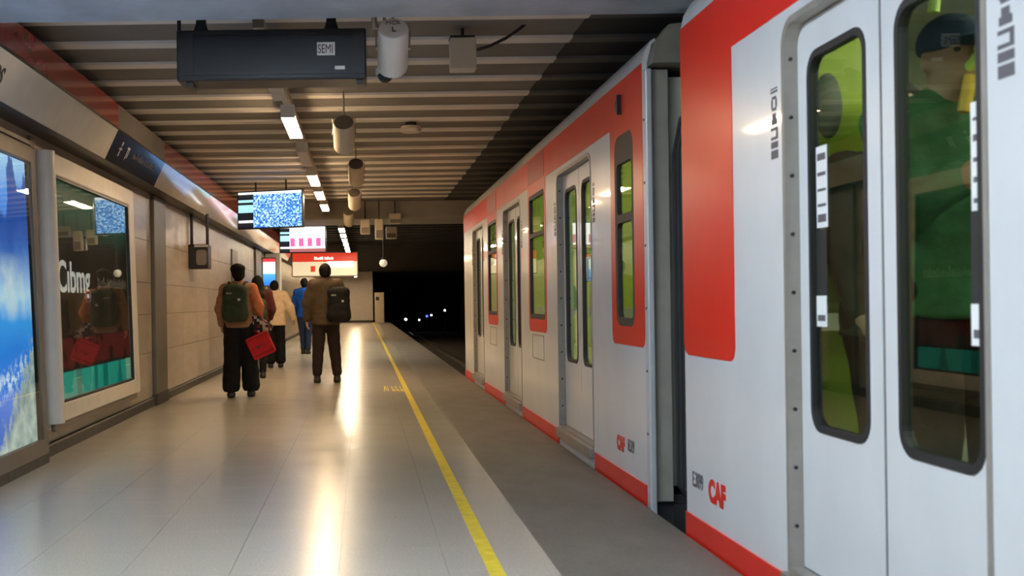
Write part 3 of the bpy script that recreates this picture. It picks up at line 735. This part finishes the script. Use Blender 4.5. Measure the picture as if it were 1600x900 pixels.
# pipe dropping from the beam
pp = px(586, 18, Y=5.9)
tag(MB().tube([(pp.x, 6.29, 2.70), (pp.x, 6.29, 3.02)], .016, 10).tube([(pp.x, 6.29, 2.69), (pp.x, 6.29, 2.72)], .022, 10).build('conduit_pipe', 'casegrey', smooth=True), 'short dark conduit pipe dropping from the beam above the white loudspeaker', 'pipe')
# junction box and cable
a = px(704, 58, Y=7.6); b = px(745, 107, Y=7.6)
jb = empty('junction_box', ((a.x+b.x)/2, 7.6, b.z)); tag(jb, 'beige square junction box hanging from the ceiling ribs', 'box')
box(a.x, b.x, 7.6, 7.75, b.z, a.z).build('casing', 'cream', jb, bevel=.008)
box(a.x-.003, b.x-.01, 7.60, 7.74, a.z, a.z+.012).build('lid', 'black', jb)
MB().tube([((a.x+b.x)/2, 7.67, a.z), ((a.x+b.x)/2, 7.67, 3.03)], .012, 8).build('hanger_rod', 'black', jb)
cb = [px(745, 78, Y=7.6), px(765, 72, Y=7.6), px(790, 60, Y=7.6), px(812, 45, Y=7.6), px(826, 33, Y=7.6), px(832, 24, Y=7.55)]
cb.append(Vector((cb[-1].x, 7.5, 3.03)))
tag(MB().tube(cb, .011, 8).build('black_cable', 'black', smooth=True), 'thick black cable looping from the junction box to the ceiling', 'cable')
q = px(642, 210, Y=11.5)
sd = empty('smoke_detector', (q.x, q.y, q.z)); tag(sd, 'flat pale smoke detector on the ceiling right of the loudspeakers', 'detector')
MB().tube([(q.x, q.y, 2.90), (q.x, q.y, 2.93), (q.x, q.y, 2.96)], [.10, .115, .10], 20).build('cover', 'cream', sd, smooth=True)
MB().tube([(q.x, q.y, 2.96), (q.x, q.y, 3.03)], .06, 16).build('base', 'black', sd)
# equipment below the far beam
for (x0, x1, y0, y1, Y, nm, lb, mt) in ((563,578,342,366,20.2,'speaker_box','cream box speaker under the far beam, left of three','cream'),
                                    (586,599,342,374,20.2,'speaker_box','tall cream box speaker under the far beam, in the middle of three','cream'),
                                    (608,627,333,350,20.4,'speaker_box','small beige box on the face of the far beam','cream'),
                                    (603,620,354,373,21.4,'speaker_box','pale twin box speaker hanging below the far beam','alu')):
    a = px(x0, y1, Y=Y); b = px(x1, y0, Y=Y)
    r = empty(nm, ((a.x+b.x)/2, Y, a.z)); tag(r, lb, 'loudspeaker')
    box(a.x, b.x, Y, Y+.16, a.z, b.z).build('casing', mt, r, bevel=.02)
    box(a.x+.02, b.x-.02, Y-.004, Y+.002, a.z+.02, a.z+(b.z-a.z)*.45).build('grille', 'casegrey', r)
    MB().tube([((a.x+b.x)/2, Y+.1, b.z-.01), ((a.x+b.x)/2, Y+.1, max(2.72, b.z+.05) if Y > BY0 else 3.03)], .012, 8).build('hanger_rod', 'black', r)
q = px(599, 411, Y=24)
gl = empty('globe_lamp', q); tag(gl, 'small round globe lamp hanging in the dark above the track edge', 'lamp')
MB().ball(q, .085, .085, .085).build('globe', 'globe', gl, smooth=True)
MB().tube([q+Vector((0,0,.07)), (q.x, q.y, 3.2)], .012, 8).build('stem', 'black', gl)
MB().tube([q+Vector((0,0,.07)), q+Vector((0,0,.13))], .04, 12).build('cap', 'black', gl)

# ------------------------------------------------------------------ screens and signs
def tv(name, label, c, W, H, yaw, mt, top):
    r = empty(name, c, (0, 0, R(yaw))); tag(r, label, 'screen')
    MB().box(-W/2-.02, W/2+.02, .0, .07, -H/2-.02, H/2+.02).build('casing', 'black', r, bevel=.006, local=True)
    sc = box(-W/2, W/2, -.004, .001, -H/2, H/2).build('display', mt, r, local=True)
    for x in (-.25, .25): MB().tube([(x, .05, H/2), (x, .05, top-c[2])], .014, 8).build('hanger_rod', 'black', r, local=True)
    box(-.3, .3, .07, .10, -.05, .05).build('bracket', 'black', r, local=True)
    return r
c1 = px(421.5, 327, Y=16.8)
tv('ceiling_screen', 'hanging screen full of blue speckle, nearest of the two', c1, 1.04, .535, -20, 'tv1', 3.03)
c2 = px(473, 374, Y=23.2)
tv('ceiling_screen', 'hanging white screen with pink figures behind the blue one', c2, .93, .52, 0, 'tv2', 3.2)
a = px(457, 396, Y=34.6); b = px(558, 430, Y=34.6)
rs = empty('red_sign', (a.x, 34.6, b.z)); tag(rs, 'red and cream lit sign board hanging across the platform', 'sign')
zt = a.z; zb = b.z; zm = px(500, 409, Y=34.6).z
box(a.x-.03, b.x+.03, 34.6, 34.8, zb-.03, zt+.03).build('casing', 'casegrey', rs)
box(a.x, b.x, 34.59, 34.6, zm, zt).build('red_strip', 'redsign', rs)
box(a.x, b.x, 34.59, 34.6, zb, zm).build('cream_face', 'creamsign', rs)
xm = px(511, 413, Y=34.6); xn = px(552, 413, Y=34.6); box(xm.x, xn.x, 34.58, 34.59, xm.z-.10, xm.z+.09).build('white_insert', 'whitesign', rs)
lt = MB(); xx = px(491, 405, Y=34.58).x
for k in range(12):
    lt.box(xx, xx+.03, 34.582, 34.59, zm+.06, zm+random.uniform(.12, .16)); xx += random.choice((.045, .05, .075))
lt.build('small_print', 'whitesign', rs)['kind'] = 'stuff'
for x in (a.x+.3, b.x-.3): MB().tube([(x, 34.7, zt), (x, 34.7, 3.25)], .02, 8).build('hanger_rod', 'black', rs)
for dx in (-.27, .20):                                          # red marks on the cream face
    xx = px(499, 420, Y=34.58).x + dx
    box(xx, xx+.14, 34.583, 34.59, zb+.12, zb+.30).build('red_mark', 'redsign', rs)
# black monitor on two rods under the band
a = px(302, 420, Y=15.8); b = px(325, 388, Y=15.8)
mo = empty('wall_monitor', ((a.x+b.x)/2, 15.8, a.z)); tag(mo, 'small black monitor hanging on two rods below the cream band', 'monitor')
box(a.x-.07, b.x, 15.8, 16.15, a.z, b.z+.06).build('casing', 'black', mo, bevel=.02)
MB().plate(rr(a.x+.045, b.x-.02, a.z+.05, b.z-.02, .04), [], 15.793, 15.802, 'y').build('display', 'screenoff', mo)
box(a.x+.02, b.x, 15.79, 15.8, b.z+.02, b.z+.05).build('top_strip', 'printpale', mo)
for x, y in ((a.x-.03, 15.9), (b.x-.02, 15.9)): MB().tube([(x, y, b.z), (x, y, 2.45)], .022, 8).build('hanger_rod', 'black', mo)
# lit totem at the wall
c = px(421, 446, Y=27.2); d_ = px(430, 404, Y=27.2)
to = empty('advert_totem', (c.x, 27.2, 0)); tag(to, 'narrow lit advert panel in blue and white beside the far pillar', 'advert')
wv = d_.x-c.x; zb = c.z; zt = d_.z
box(c.x-wv-.02, c.x+wv+.02, 27.2, 27.32, zb-.03, zt+.03).build('casing', 'casegrey', to)
pr_ = box(-wv, wv, -.008, 0, 0, zt-zb).build('advert_print', 'totem', to, local=True); pr_.location = (0, 0, zb)
box(c.x-.05, c.x+.05, 27.22, 27.3, 0, zb).build('post', 'casegrey', to)
# cream cabinet at the platform end
a = px(586, 504, Y=64.5); b = px(600, 457, Y=64.5)
cbn = empty('equipment_cabinet', ((a.x+b.x)/2, 64.5, 0)); tag(cbn, 'tall cream cabinet standing at the far end of the platform', 'cabinet')
box(a.x, b.x, 64.5, 65.0, 0, b.z).build('body', 'cream', cbn, bevel=.02)
box(a.x+.04, b.x-.04, 64.48, 64.5, .1, b.z-.06).build('door', 'cream', cbn)
box(a.x+.06, a.x+.25, 64.47, 64.48, b.z-.45, b.z-.25).build('vent', 'black', cbn)
# tunnel signals
for (x, y, mt, rr_, lb) in ((634, 499, 'sigwhite', .10, 'lowest white signal lamp in the tunnel, nearest the platform'), (655, 500, 'sigwhite', .07, 'dim white signal lamp second from the platform in the tunnel'),
                        (667, 494, 'sigblue', .10, 'blue signal lamp in the dark tunnel'), (674, 492.5, 'sigwhite', .07, 'white signal lamp beside the blue one in the tunnel'), (695, 485, 'sigwhite', .08, 'highest white signal lamp in the tunnel, nearest the train')):
    q = px(x, y, Y=88)
    r = empty('signal_lamp', (q.x, 88, -1.15)); tag(r, lb, 'signal lamp')
    MB().ball(q, rr_, .05, rr_, 12, 8).build('lens', mt, r, smooth=True)
    box(q.x-rr_-.04, q.x+rr_+.04, 88.02, 88.15, q.z-rr_-.04, q.z+rr_+.04).build('housing', 'black', r)
    box(q.x-.05, q.x+.05, 88.04, 88.14, -1.15, q.z).build('post', 'black', r)

# ------------------------------------------------------------------ people
def smin(a, b, k):
    h = np.clip(.5 + .5*(b-a)/k, 0, 1); return b + (a-b)*h - k*h*(1-h)
class SDF:
    def __init__(s): s.pr = []; s.lo = np.full(3, 9.); s.hi = np.full(3, -9.)
    def cap(s, a, b, ra, rb=None, k=.03, sc=(1, 1, 1)):
        rb = ra if rb is None else rb; a = np.array(a, float); b = np.array(b, float); sc = np.array(sc, float)
        for p, r in ((a, ra), (b, rb)): s.lo = np.minimum(s.lo, p - r*sc - .03); s.hi = np.maximum(s.hi, p + r*sc + .03)
        s.pr.append((a, b, ra, rb, k, sc)); return s
    def ell(s, c, r, k=.03):
        m = max(r); return s.cap(c, c, m, m, k, np.array(r)/m)
    def mesh(s, h, fold=0.0, cut=None):
        lo, hi = s.lo - h, s.hi + h
        n = np.ceil((hi-lo)/h).astype(int) + 1
        ax = [lo[i] + h*np.arange(n[i]) for i in range(3)]
        P = np.stack(np.meshgrid(*ax, indexing='ij'), -1).astype(np.float32)
        D = None
        for a, b, ra, rb, k, sc in s.pr:
            p = P/sc; A = a/sc; B = b/sc; ab = B-A; L2 = ab.dot(ab)
            if L2 < 1e-10: d = np.linalg.norm(p-A, axis=-1) - ra
            else:
                t = np.clip(((p-A)@ab)/L2, 0, 1); d = np.linalg.norm(p-A-t[..., None]*ab, axis=-1) - (ra+t*(rb-ra))
            d = d*sc.min(); D = d if D is None else smin(D, d, k)
        if fold:
            D = D + fold*(np.sin(P[..., 2]*38+np.sin(P[..., 0]*23)*2)*.6 + np.sin(P[..., 0]*41+P[..., 2]*17+1.3)*.4)
        if cut is not None: D = np.maximum(D, cut(P))
        return net(D, lo, h)
def net(D, lo, h):
    S = D < 0; nx, ny, nz = D.shape
    acc = np.zeros((nx-1, ny-1, nz-1, 3)); cnt = np.zeros((nx-1, ny-1, nz-1))
    cor = [(i, j, k) for i in (0, 1) for j in (0, 1) for k in (0, 1)]
    sl = lambda A, c: A[c[0]:c[0]+nx-1, c[1]:c[1]+ny-1, c[2]:c[2]+nz-1]
    for c in cor:
        for axn in range(3):
            if c[axn]: continue
            e = list(c); e[axn] = 1
            d0, d1 = sl(D, c), sl(D, e); m = sl(S, c) != sl(S, e)
            t = np.where(m, d0/np.where(np.abs(d0-d1) < 1e-12, 1, d0-d1), 0)
            for q in range(3): acc[..., q] += np.where(m, c[q] + (t if q == axn else 0), 0)
            cnt += m
    act = cnt > 0; idx = -np.ones(act.shape, int); idx[act] = np.arange(act.sum())
    ijk = np.argwhere(act); V = lo + h*(ijk + acc[act]/cnt[act][:, None])
    F = []
    for axn in range(3):
        o = [q for q in range(3) if q != axn]
        s0 = [slice(1, -1)]*3; s1 = [slice(1, -1)]*3; s0[axn] = slice(0, -1); s1[axn] = slice(1, None)
        A, B = S[tuple(s0)], S[tuple(s1)]; g = np.argwhere(A != B); fl = A[A != B]
        for q in range(3):
            if q != axn: g[:, q] += 1
        def at(da, db):
            c = g.copy(); c[:, o[0]] += da; c[:, o[1]] += db; return idx[c[:, 0], c[:, 1], c[:, 2]]
        qd = np.stack([at(-1, -1), at(0, -1), at(0, 0), at(-1, 0)], 1)
        if axn == 1: fl = ~fl
        qd[~fl] = qd[~fl][:, ::-1]; F.append(qd)
    F = np.concatenate(F); F = F[(F >= 0).all(1)]
    return V, F
def npobj(name, parts, mt, parent):
    vs = []; fs = []; o = 0
    for V, F in parts: vs.append(V); fs.append(F+o); o += len(V)
    V = np.concatenate(vs); F = np.concatenate(fs)
    me = bpy.data.meshes.new(name); me.from_pydata(V.tolist(), [], F.tolist()); me.materials.append(M[mt] if isinstance(mt, str) else mt)
    for p in me.polygons: p.use_smooth = True
    ob = bpy.data.objects.new(name, me); COL.objects.link(ob); ob.parent = parent; return ob
def cloth(name, c, var=.2): return plain(name, c, .85, 0, var, 18.0, 0, .3, 60, .25)
M['skin'] = plain('skin', (0.52, 0.29, 0.20), .5, var=.06); M['skin2'] = plain('skin_tan', (0.30, 0.15, 0.095), .5, var=.06)
M['hair'] = plain('black_hair', (0.008, 0.007, 0.006), .75, var=.3, scale=30, spec=.2)
M['shoe'] = plain('dark_shoe', (0.02, 0.017, 0.015), .5)
M['orange'] = cloth('orange_jacket', (0.62, 0.20, 0.085)); M['tan'] = cloth('tan_jacket', (0.36, 0.19, 0.10))
M['blackcloth'] = cloth('black_trousers', (0.008, 0.008, 0.009)); M['green'] = cloth('dark_green_pack', (0.035, 0.05, 0.028))
M['olive'] = cloth('olive_pack', (0.05, 0.052, 0.03)); M['maroon'] = cloth('maroon_top', (0.09, 0.022, 0.02))
M['creamcloth'] = cloth('cream_jacket', (0.72, 0.55, 0.36), .1); M['blue'] = cloth('blue_jacket', (0.015, 0.11, 0.55))
M['jeans'] = cloth('blue_jeans', (0.03, 0.05, 0.11)); M['brown'] = cloth('olive_brown_jacket', (0.085, 0.058, 0.032))
M['dbrown'] = cloth('dark_brown_trousers', (0.026, 0.016, 0.012)); M['blackpack'] = cloth('black_pack', (0.012, 0.011, 0.011))
M['redbag'] = cloth('red_bag', (0.55, 0.022, 0.03), .1); M['tgreen'] = cloth('green_jacket', (0.045, 0.13, 0.06)); M['navy'] = cloth('navy_cap', (0.02, 0.035, 0.07))
M['dcoat'] = cloth('dark_coat', (0.045, 0.05, 0.045)); M['eye'] = plain('eye_dark', (0.02, 0.015, 0.012), .2)
def scarfmat():
    t = NT('patterned_scarf'); co = t.coord()
    return t.principled(t.ramp(t.white(t.vfloor(t.vmul(co, (28, 28, 28)))), [(0, (.015, .013, .013)), (.5, (.5, .45, .4)), (.8, (.2, .02, .03))], 'CONSTANT'), .85)
M['scarf'] = scarfmat()

def person(label, loc, H, face, jacket, trousers, arms, feet, hair='short', flare=0.0, skin='skin', sleeve=None, puffy=0.0, hem=.86, coat=False, group=None, leanf=0.0):
    """canonical figure 1.72 m tall facing +Y, then scaled and turned; arms/feet: dict of joint targets"""
    root = empty('person', loc, (0, 0, R(face))); root.scale = (H/1.72,)*3; tag(root, label, 'person', group)
    A = np.array
    J = dict(hipL=A((-.09,0,.90)), hipR=A((.09,0,.90)), shL=A((-.175,-.01,1.415)), shR=A((.175,-.01,1.415)))
    fl_, fr_ = A(feet['L'], float), A(feet['R'], float)
    def knee(h, f, fw=.03): m = (h+f)/2; return A((m[0], m[1]+.03+fw, m[2]+.02))
    kL, kR = knee(J['hipL'], fl_), knee(J['hipR'], fr_)
    if 'kL' in feet: kL = A(feet['kL'], float)
    if 'kR' in feet: kR = A(feet['kR'], float)
    b = SDF()
    hd = A((0, .025+leanf, 1.60))
    b.ell(hd+A((0,-.005,.012)), (.074,.092,.105)).cap(hd+A((0,.035,-.06)), hd+A((0,.05,-.075)), .045, .04, .04)
    b.cap(hd+A((0,.085,.0)), hd+A((0,.102,-.022)), .010, .015, .015)                      # nose
    b.cap(hd+A((-.02,.085,-.055)), hd+A((.02,.085,-.055)), .010, .010, .012)              # lips
    b.cap(hd+A((-.03,.078,.028)), hd+A((.03,.078,.028)), .014, .014, .02)                 # brow
    for s in (-1, 1): b.ell(hd+A((s*.077,-.008,-.008)), (.013,.022,.034), .008)           # ears
    b.cap((0,-.01,1.40), hd+A((0,-.012,-.06)), .060, .052, .03)
    b.cap((0,0,1.24), (0,0,1.36), .15, .145, .05, (1,.68,1)).cap((0,.0,.98), (0,0,1.14), .135, .13, .05, (1,.72,1)).cap((-.16,-.01,1.41), (.16,-.01,1.41), .055, .055, .05)
    b.cap(J['hipL'], J['hipR'], .092, .092, .05)
    for h_, k_, f_ in ((J['hipL'], kL, fl_), (J['hipR'], kR, fr_)): b.cap(h_, k_, .08, .056, .04).cap(k_, f_, .053, .036, .03)
    hands = []
    for s, side in ((-1, 'L'), (1, 'R')):
        sh = J['sh'+side]; el = A(arms[side][0], float); wr = A(arms[side][1], float)
        b.cap(sh, el, .048, .038, .03).cap(el, wr, .036, .026, .02)
        dv = (wr-el)/np.linalg.norm(wr-el)
        hs = SDF(); f0 = A((0, 1, 0)) if abs(dv[1]) < .8 else A((0, 0, -1))
        fw = f0 - dv*f0.dot(dv); fw /= np.linalg.norm(fw); inn = np.cross(dv, fw)*(1 if s > 0 else -1)
        inn = inn if inn[0]*s <= 0 else -inn
        hs.cap(wr-dv*.03, wr+dv*.02, .026, .026, .02)
        hs.cap(wr+dv*.03-fw*.018, wr+dv*.075-fw*.026, .020, .018, .02).cap(wr+dv*.03+fw*.018, wr+dv*.075+fw*.026, .020, .018, .02)
        for q, ln in ((-.033,.052), (-.011,.066), (.011,.072), (.033,.064)):
            p0 = wr+dv*.082+fw*q; p1 = p0+dv*ln*.5+inn*.008; p2 = p1+dv*ln*.42+inn*.024
            hs.cap(p0-dv*.02, p1, .0095, .009, .006).cap(p1, p2, .009, .0075, .006)
        p0 = wr+dv*.03+fw*.03; p1 = p0+dv*.03+fw*.026+inn*.008; hs.cap(p0, p1, .013, .011, .01).cap(p1, p1+dv*.032+fw*.004+inn*.008, .0105, .0085, .008)
        hands.append(hs.mesh(.006))
    body = npobj('body', [b.mesh(.016)] + hands, skin, root)
    for s in (-1, 1): MB().ball(hd+A((s*.031, .082, .010)), .011, .008, .008, 8, 6).build('eye', 'eye', root, smooth=True, local=True)
    # jacket or coat
    g = 0.018 + puffy
    j = SDF()
    j.cap((0,-.005,1.22), (0,-.01,1.35), .165+g, .155+g, .05, (1,.70,1)).cap((0,0,hem), (0,0,1.15), .178+g, .150+g, .06, (1,.76,1))
    j.cap((-.155,-.012,1.405), (.155,-.012,1.405), .062+g, .062+g, .05)
    j.cap((0,-.012,1.42), (0,-.005,1.475), .072, .066, .03)
    slv = SDF() if sleeve else j
    for s, side in ((-1, 'L'), (1, 'R')):
        sh = J['sh'+side]; el = A(arms[side][0], float); wr = A(arms[side][1], float)
        q = slv if (sleeve and side == 'R') else j
        q.cap(sh, el, .062+g, .050+g, .03).cap(el, el+(wr-el)*.93, .048+g, .036+g*.8, .03)
    hz = hem - .02
    cutf = lambda P: np.where(np.abs(P[..., 0]) < .27, np.maximum(hz - P[..., 2], np.where(P[..., 2] < hz, .02, -1)), -1)
    def hemcut(P): return hz - P[..., 2]
    npobj('jacket', [j.mesh(.0145, .0045, hemcut)], jacket, root)
    if sleeve: npobj('sleeve', [slv.mesh(.0145, .0045)], sleeve, root)
    # trousers
    t = SDF(); t.cap(J['hipL']+A((.01,0,.03)), J['hipR']+A((-.01,0,.03)), .124, .124, .05, (1,.84,1)).cap((0,0,.95), (0,0,1.02), .138, .135, .05, (1,.8,1))
    for h_, k_, f_ in ((J['hipL'], kL, fl_), (J['hipR'], kR, fr_)):
        lo_ = f_ + A((0, 0, .035 if not flare else .06)) + (k_-f_)*.02
        t.cap(h_, k_, .104+flare*.2, .080+flare*.6, .02).cap(k_, lo_, .078+flare*.6, .060+flare, .008)
    zmin = min(fl_[2], fr_[2])
    npobj('trousers', [t.mesh(.0145, .0035, lambda P: (zmin-.01) - P[..., 2])], trousers, root)
    # shoes
    for f_ in (fl_, fr_):
        s = SDF(); z0 = f_[2]-.055
        s.cap((f_[0], f_[1]-.035, z0+.005), (f_[0], f_[1]+.13, z0-.0), .047, .040, .03, (1,1,.85)).cap(f_+A((0,-.01,.03)), (f_[0], f_[1], z0), .048, .05, .03)
        sole = z0-.027
        npobj('shoe', [s.mesh(.011, 0, lambda P: sole - P[..., 2])], 'shoe', root)
    # hair
    h = SDF()
    if hair in ('short', 'bun', 'long'):
        h.ell(hd+A((0,-.022,.030)), (.090,.100,.106)).cap(hd+A((0,-.06,-.03)), hd+A((0,-.05,-.06)), .055, .045, .03)
    if hair == 'bun': h.ell(hd+A((-.01,-.06,.085)), (.082,.075,.065), .03).ell(hd+A((0,-.03,.09)), (.092,.08,.045), .03)
    if hair == 'long':
        h.cap(hd+A((0,-.05,.0)), (0,-.115,1.36), .085, .10, .04, (1.05,.7,1)).cap((0,-.13,1.36), (.02,-.15,1.16), .105, .075, .04, (1.1,.55,1))
        for s in (-1, 1): h.cap(hd+A((s*.07,-.01,.0)), (s*.095,-.06,1.38), .03, .04, .03)
    cutface = lambda P: np.minimum(P[..., 1] - (hd[1]+.045), 10) * np.where(P[..., 2] < hd[2]+.075, 1, 0) + np.where(P[..., 2] < hd[2]+.075, 0, -1)
    if h.pr: npobj('hair', [h.mesh(.011, .003, cutface)], 'hair', root)
    if hair == 'cap':
        c = SDF(); c.ell(hd+A((0,-.01,.045)), (.092,.105,.088)); 
        npobj('cap', [c.mesh(.011, 0, lambda P: hd[2]+.015 - P[..., 2])], 'navy', root)
        c2 = SDF(); c2.ell(hd+A((0,.11,.03)), (.075,.08,.012)); npobj('cap_brim', [c2.mesh(.007)], 'navy', root)
    if hair == 'hood':
        c = SDF(); c.ell(hd+A((0,-.02,.015)), (.105,.115,.13)).cap(hd+A((0,-.05,-.08)), (0,-.03,1.44), .09, .11, .04)
        npobj('hood', [c.mesh(.012, .003, lambda P: P[..., 1] - (hd[1]+.06))], jacket, root)
    return root
def W(root, p): return root.location + Matrix.Rotation(root.rotation_euler.z, 3, 'Z') @ (Vector(p)*root.scale.x)

def backpack(label, root, c, size, mt, yaw=0.0, straps=True, tilt=0.0):
    c = Vector(c); r = empty('backpack', W(root, c), (R(tilt), 0, root.rotation_euler.z + R(yaw))); tag(r, label, 'backpack'); r.scale = root.scale
    w_, d_, h_ = size
    s = SDF(); 
    for x in (-1, 1): s.cap((x*(w_/2-.07), 0, .07), (x*(w_/2-.085), 0, h_-.10), .07, .07, .05, (1, d_/.16, 1))
    s.cap((-w_/2+.09, 0, h_-.075), (w_/2-.09, 0, h_-.075), .075, .075, .05, (1, d_/.18, 1)).cap((-w_/2+.08, 0, .08), (w_/2-.08, 0, .08), .075, .075, .05, (1, d_/.16, 1)).cap((0,0,.12),(0,0,h_-.12),.11,.10,.06,(1,d_/.22,1))
    npobj('pack_body', [s.mesh(.0125, .003)], mt, r)
    p = SDF(); p.cap((-w_/2+.09, -d_/2+.01, .10), (w_/2-.09, -d_/2+.01, .10), .055, .055, .03, (1,.7,1)).cap((-w_/2+.09, -d_/2+.012, h_*.40), (w_/2-.09, -d_/2+.012, h_*.40), .05, .05, .03, (1,.6,1)).cap((0,-d_/2+.012,.1),(0,-d_/2+.012,h_*.4),.06,.06,.03,(1,.5,1))
    npobj('front_pocket', [p.mesh(.0125, .002)], mt, r)
    MB().tube([(-.03, d_*.15, h_-.02), (-.02, d_*.15, h_+.025), (.02, d_*.15, h_+.025), (.03, d_*.15, h_-.02)], .007, 8).build('top_loop', 'black', r, smooth=True, local=True)
    if straps:
        for x in straps if isinstance(straps, tuple) else (-1, 1):
            MB().tube([(x*.09, d_/2-.02, h_-.05), (x*.105, d_/2+.05, h_+.035), (x*.115, d_/2+.17, h_+.035), (x*.125, d_/2+.245, h_-.05), (x*.135, d_/2+.235, h_-.22), (x*.15, d_/2+.12, .12), (x*.14, d_/2-.02, .06)], .016, 8).build('strap', mt, r, smooth=True, local=True)
    z = h_*.62; MB().box(.05, .08, -d_/2-.012, -d_/2+.01, z-.03, z+.0).build('zip_pull', 'printpale', r, local=True)
    MB().box(-.10, -.03, -d_/2-.006, -d_/2+.012, h_*.74, h_*.74+.022).build('badge', 'pad', r, local=True)
    return r
F0 = .085
P1 = person('person with dark hair bun, orange jacket and wide black trousers carrying a green backpack', (-1.56, 14.0, 0), 1.64, -3, 'tan', 'blackcloth',
            dict(L=((-.245,-.03,1.16), (-.235,.06,.95)), R=((.27,-.04,1.18), (.25,.12,1.02))), dict(L=(-.105,-.06,F0), R=(.135,.10,F0)), 'bun', .058, sleeve='orange', hem=.93)
backpack('dark green backpack on the back of the person in orange', P1, (-.01, -.215, 1.0), (.33, .20, .47), 'green')
P2 = person('woman-length long dark hair, person in maroon top with olive backpack', (-1.66, 17.6, 0), 1.60, 4, 'maroon', 'blackcloth',
            dict(L=((-.235,0,1.16), (-.22,.10,.95)), R=((.24,0,1.16), (.20,.16,1.0))), dict(L=(-.07,.12,F0), R=(.07,-.06,F0)), 'long', .0)
P2['label'] = 'person with long loose dark hair and maroon sleeves walking between the orange and cream jackets'
backpack('olive backpack half covered by long dark hair', P2, (.0, -.20, .98), (.30, .17, .36), 'olive')
P3 = person('person in cream puffy jacket and black trousers, half hidden by the long haired walker', (-1.62, 20.4, 0), 1.58, 0, 'creamcloth', 'blackcloth',
            dict(L=((-.24,0,1.16), (-.22,.06,.93)), R=((.30,.0,1.18), (.36,.08,.98))), dict(L=(-.09,-.03,F0), R=(.10,.08,F0)), 'short', .04, puffy=.025)
P4 = person('person in bright blue jacket and jeans walking ahead of the others', (-1.36, 25.8, 0), 1.74, -8, 'blue', 'jeans',
            dict(L=((-.25,.02,1.16), (-.25,.06,.93)), R=((.25,0,1.16), (.24,.10,.95))), dict(L=(-.06,.1,F0), R=(.08,-.05,F0)), 'short')
MB().tube([(.10, -.125, 1.38), (.13, -.14, 1.2), (.13, -.13, 1.0)], .018, 8).build('white_stripe', 'white', P4, smooth=True, local=True)
P5 = person('person in olive brown jacket and dark trousers standing with a black bag', (-.555, 16.35, 0), 1.73, 3, 'brown', 'dbrown',
            dict(L=((-.265,-.02,1.16), (-.27,.03,.92)), R=((.27,-.03,1.18), (.20,.18,1.14))), dict(L=(-.135,-.02,F0), R=(.155,.02,F0), kL=(-.115,.04,.49), kR=(.125,.05,.49)), 'short', .012, puffy=.012)
backpack('black backpack hanging from the right shoulder of the person in brown', P5, (.185, -.205, .885), (.34, .19, .50), 'blackpack', yaw=-6, straps=(-1,))
# red bag with patterned scarf carried by the first walker
hb = W(P1, (.27, .17, .99))
bg = px(407, 539, Y=13.95)
rb = empty('carrier_bag', bg, (0, R(-24), 0)); tag(rb, 'red carrier bag with a dark curved mark, held beside the orange jacket', 'bag')
bb = MB().extrude(rr(-.15, .15, -.15, .14, .03), -.05, .05).build('bag_body', 'redbag', rb, bevel=.018, local=True)
for z in (.10, -.11): box(-.14, .14, -.0525, -.049, z, z+.008).build('seam', 'maroon', rb, local=True)
sw = [(-.055, .005), (-.045, -.022), (-.02, -.028), (.075, .028), (-.012, -.008), (-.035, -.006)]
MB().plate(sw, [], -.053, -.047, 'y').build('curved_mark', 'print', rb, local=True)
inv = Matrix.Rotation(R(24), 3, 'Y')
hl = inv @ (hb - bg)
MB().tube([(-.08, 0, .12), (-.05, .0, .2), tuple(hl), (.0, .02, .2), (.06, 0, .12)], .008, 8).build('handles', 'redbag', rb, smooth=True, local=True)
sf = empty('scarf', px(402, 507, Y=14.02)); tag(sf, 'black and white patterned cloth bundled above the red bag', 'scarf')
s = SDF(); s.cap((-.13, 0, .12), (.13, -.02, -.04), .055, .07, .03).cap((-.10,0,.02),(.10,0,-.12),.06,.05,.03).cap((-.08, .02, .02), (.06, 0, -.09), .05, .045, .03).cap((-.12, 0, .05), (-.12, .01, -.10), .035, .03, .02)
npobj('cloth_bundle', [s.mesh(.011, .008)], 'scarf', sf)

# passengers behind the nearest doors
Q1 = person('passenger in green jacket and dark cap standing behind the nearest door glass', (1.965, 3.74, .12), 1.95, 180, 'tgreen', 'blackcloth',
            dict(L=((-.17,.07,1.15), (-.08,.27,1.18)), R=((.17,.08,1.16), (.12,.30,1.22))), dict(L=(-.10,0,F0), R=(.10,.02,F0)), 'cap', .0, skin='skin2')
Q2 = person('passenger in dark hooded coat behind the left leaf of the nearest door', (1.97, 4.13, .12), 1.80, 180, 'dcoat', 'blackcloth',
            dict(L=((-.18,.0,1.15), (-.16,.06,.93)), R=((.18,.0,1.15), (.16,.06,.93))), dict(L=(-.08,0,F0), R=(.08,.02,F0)), 'hood')
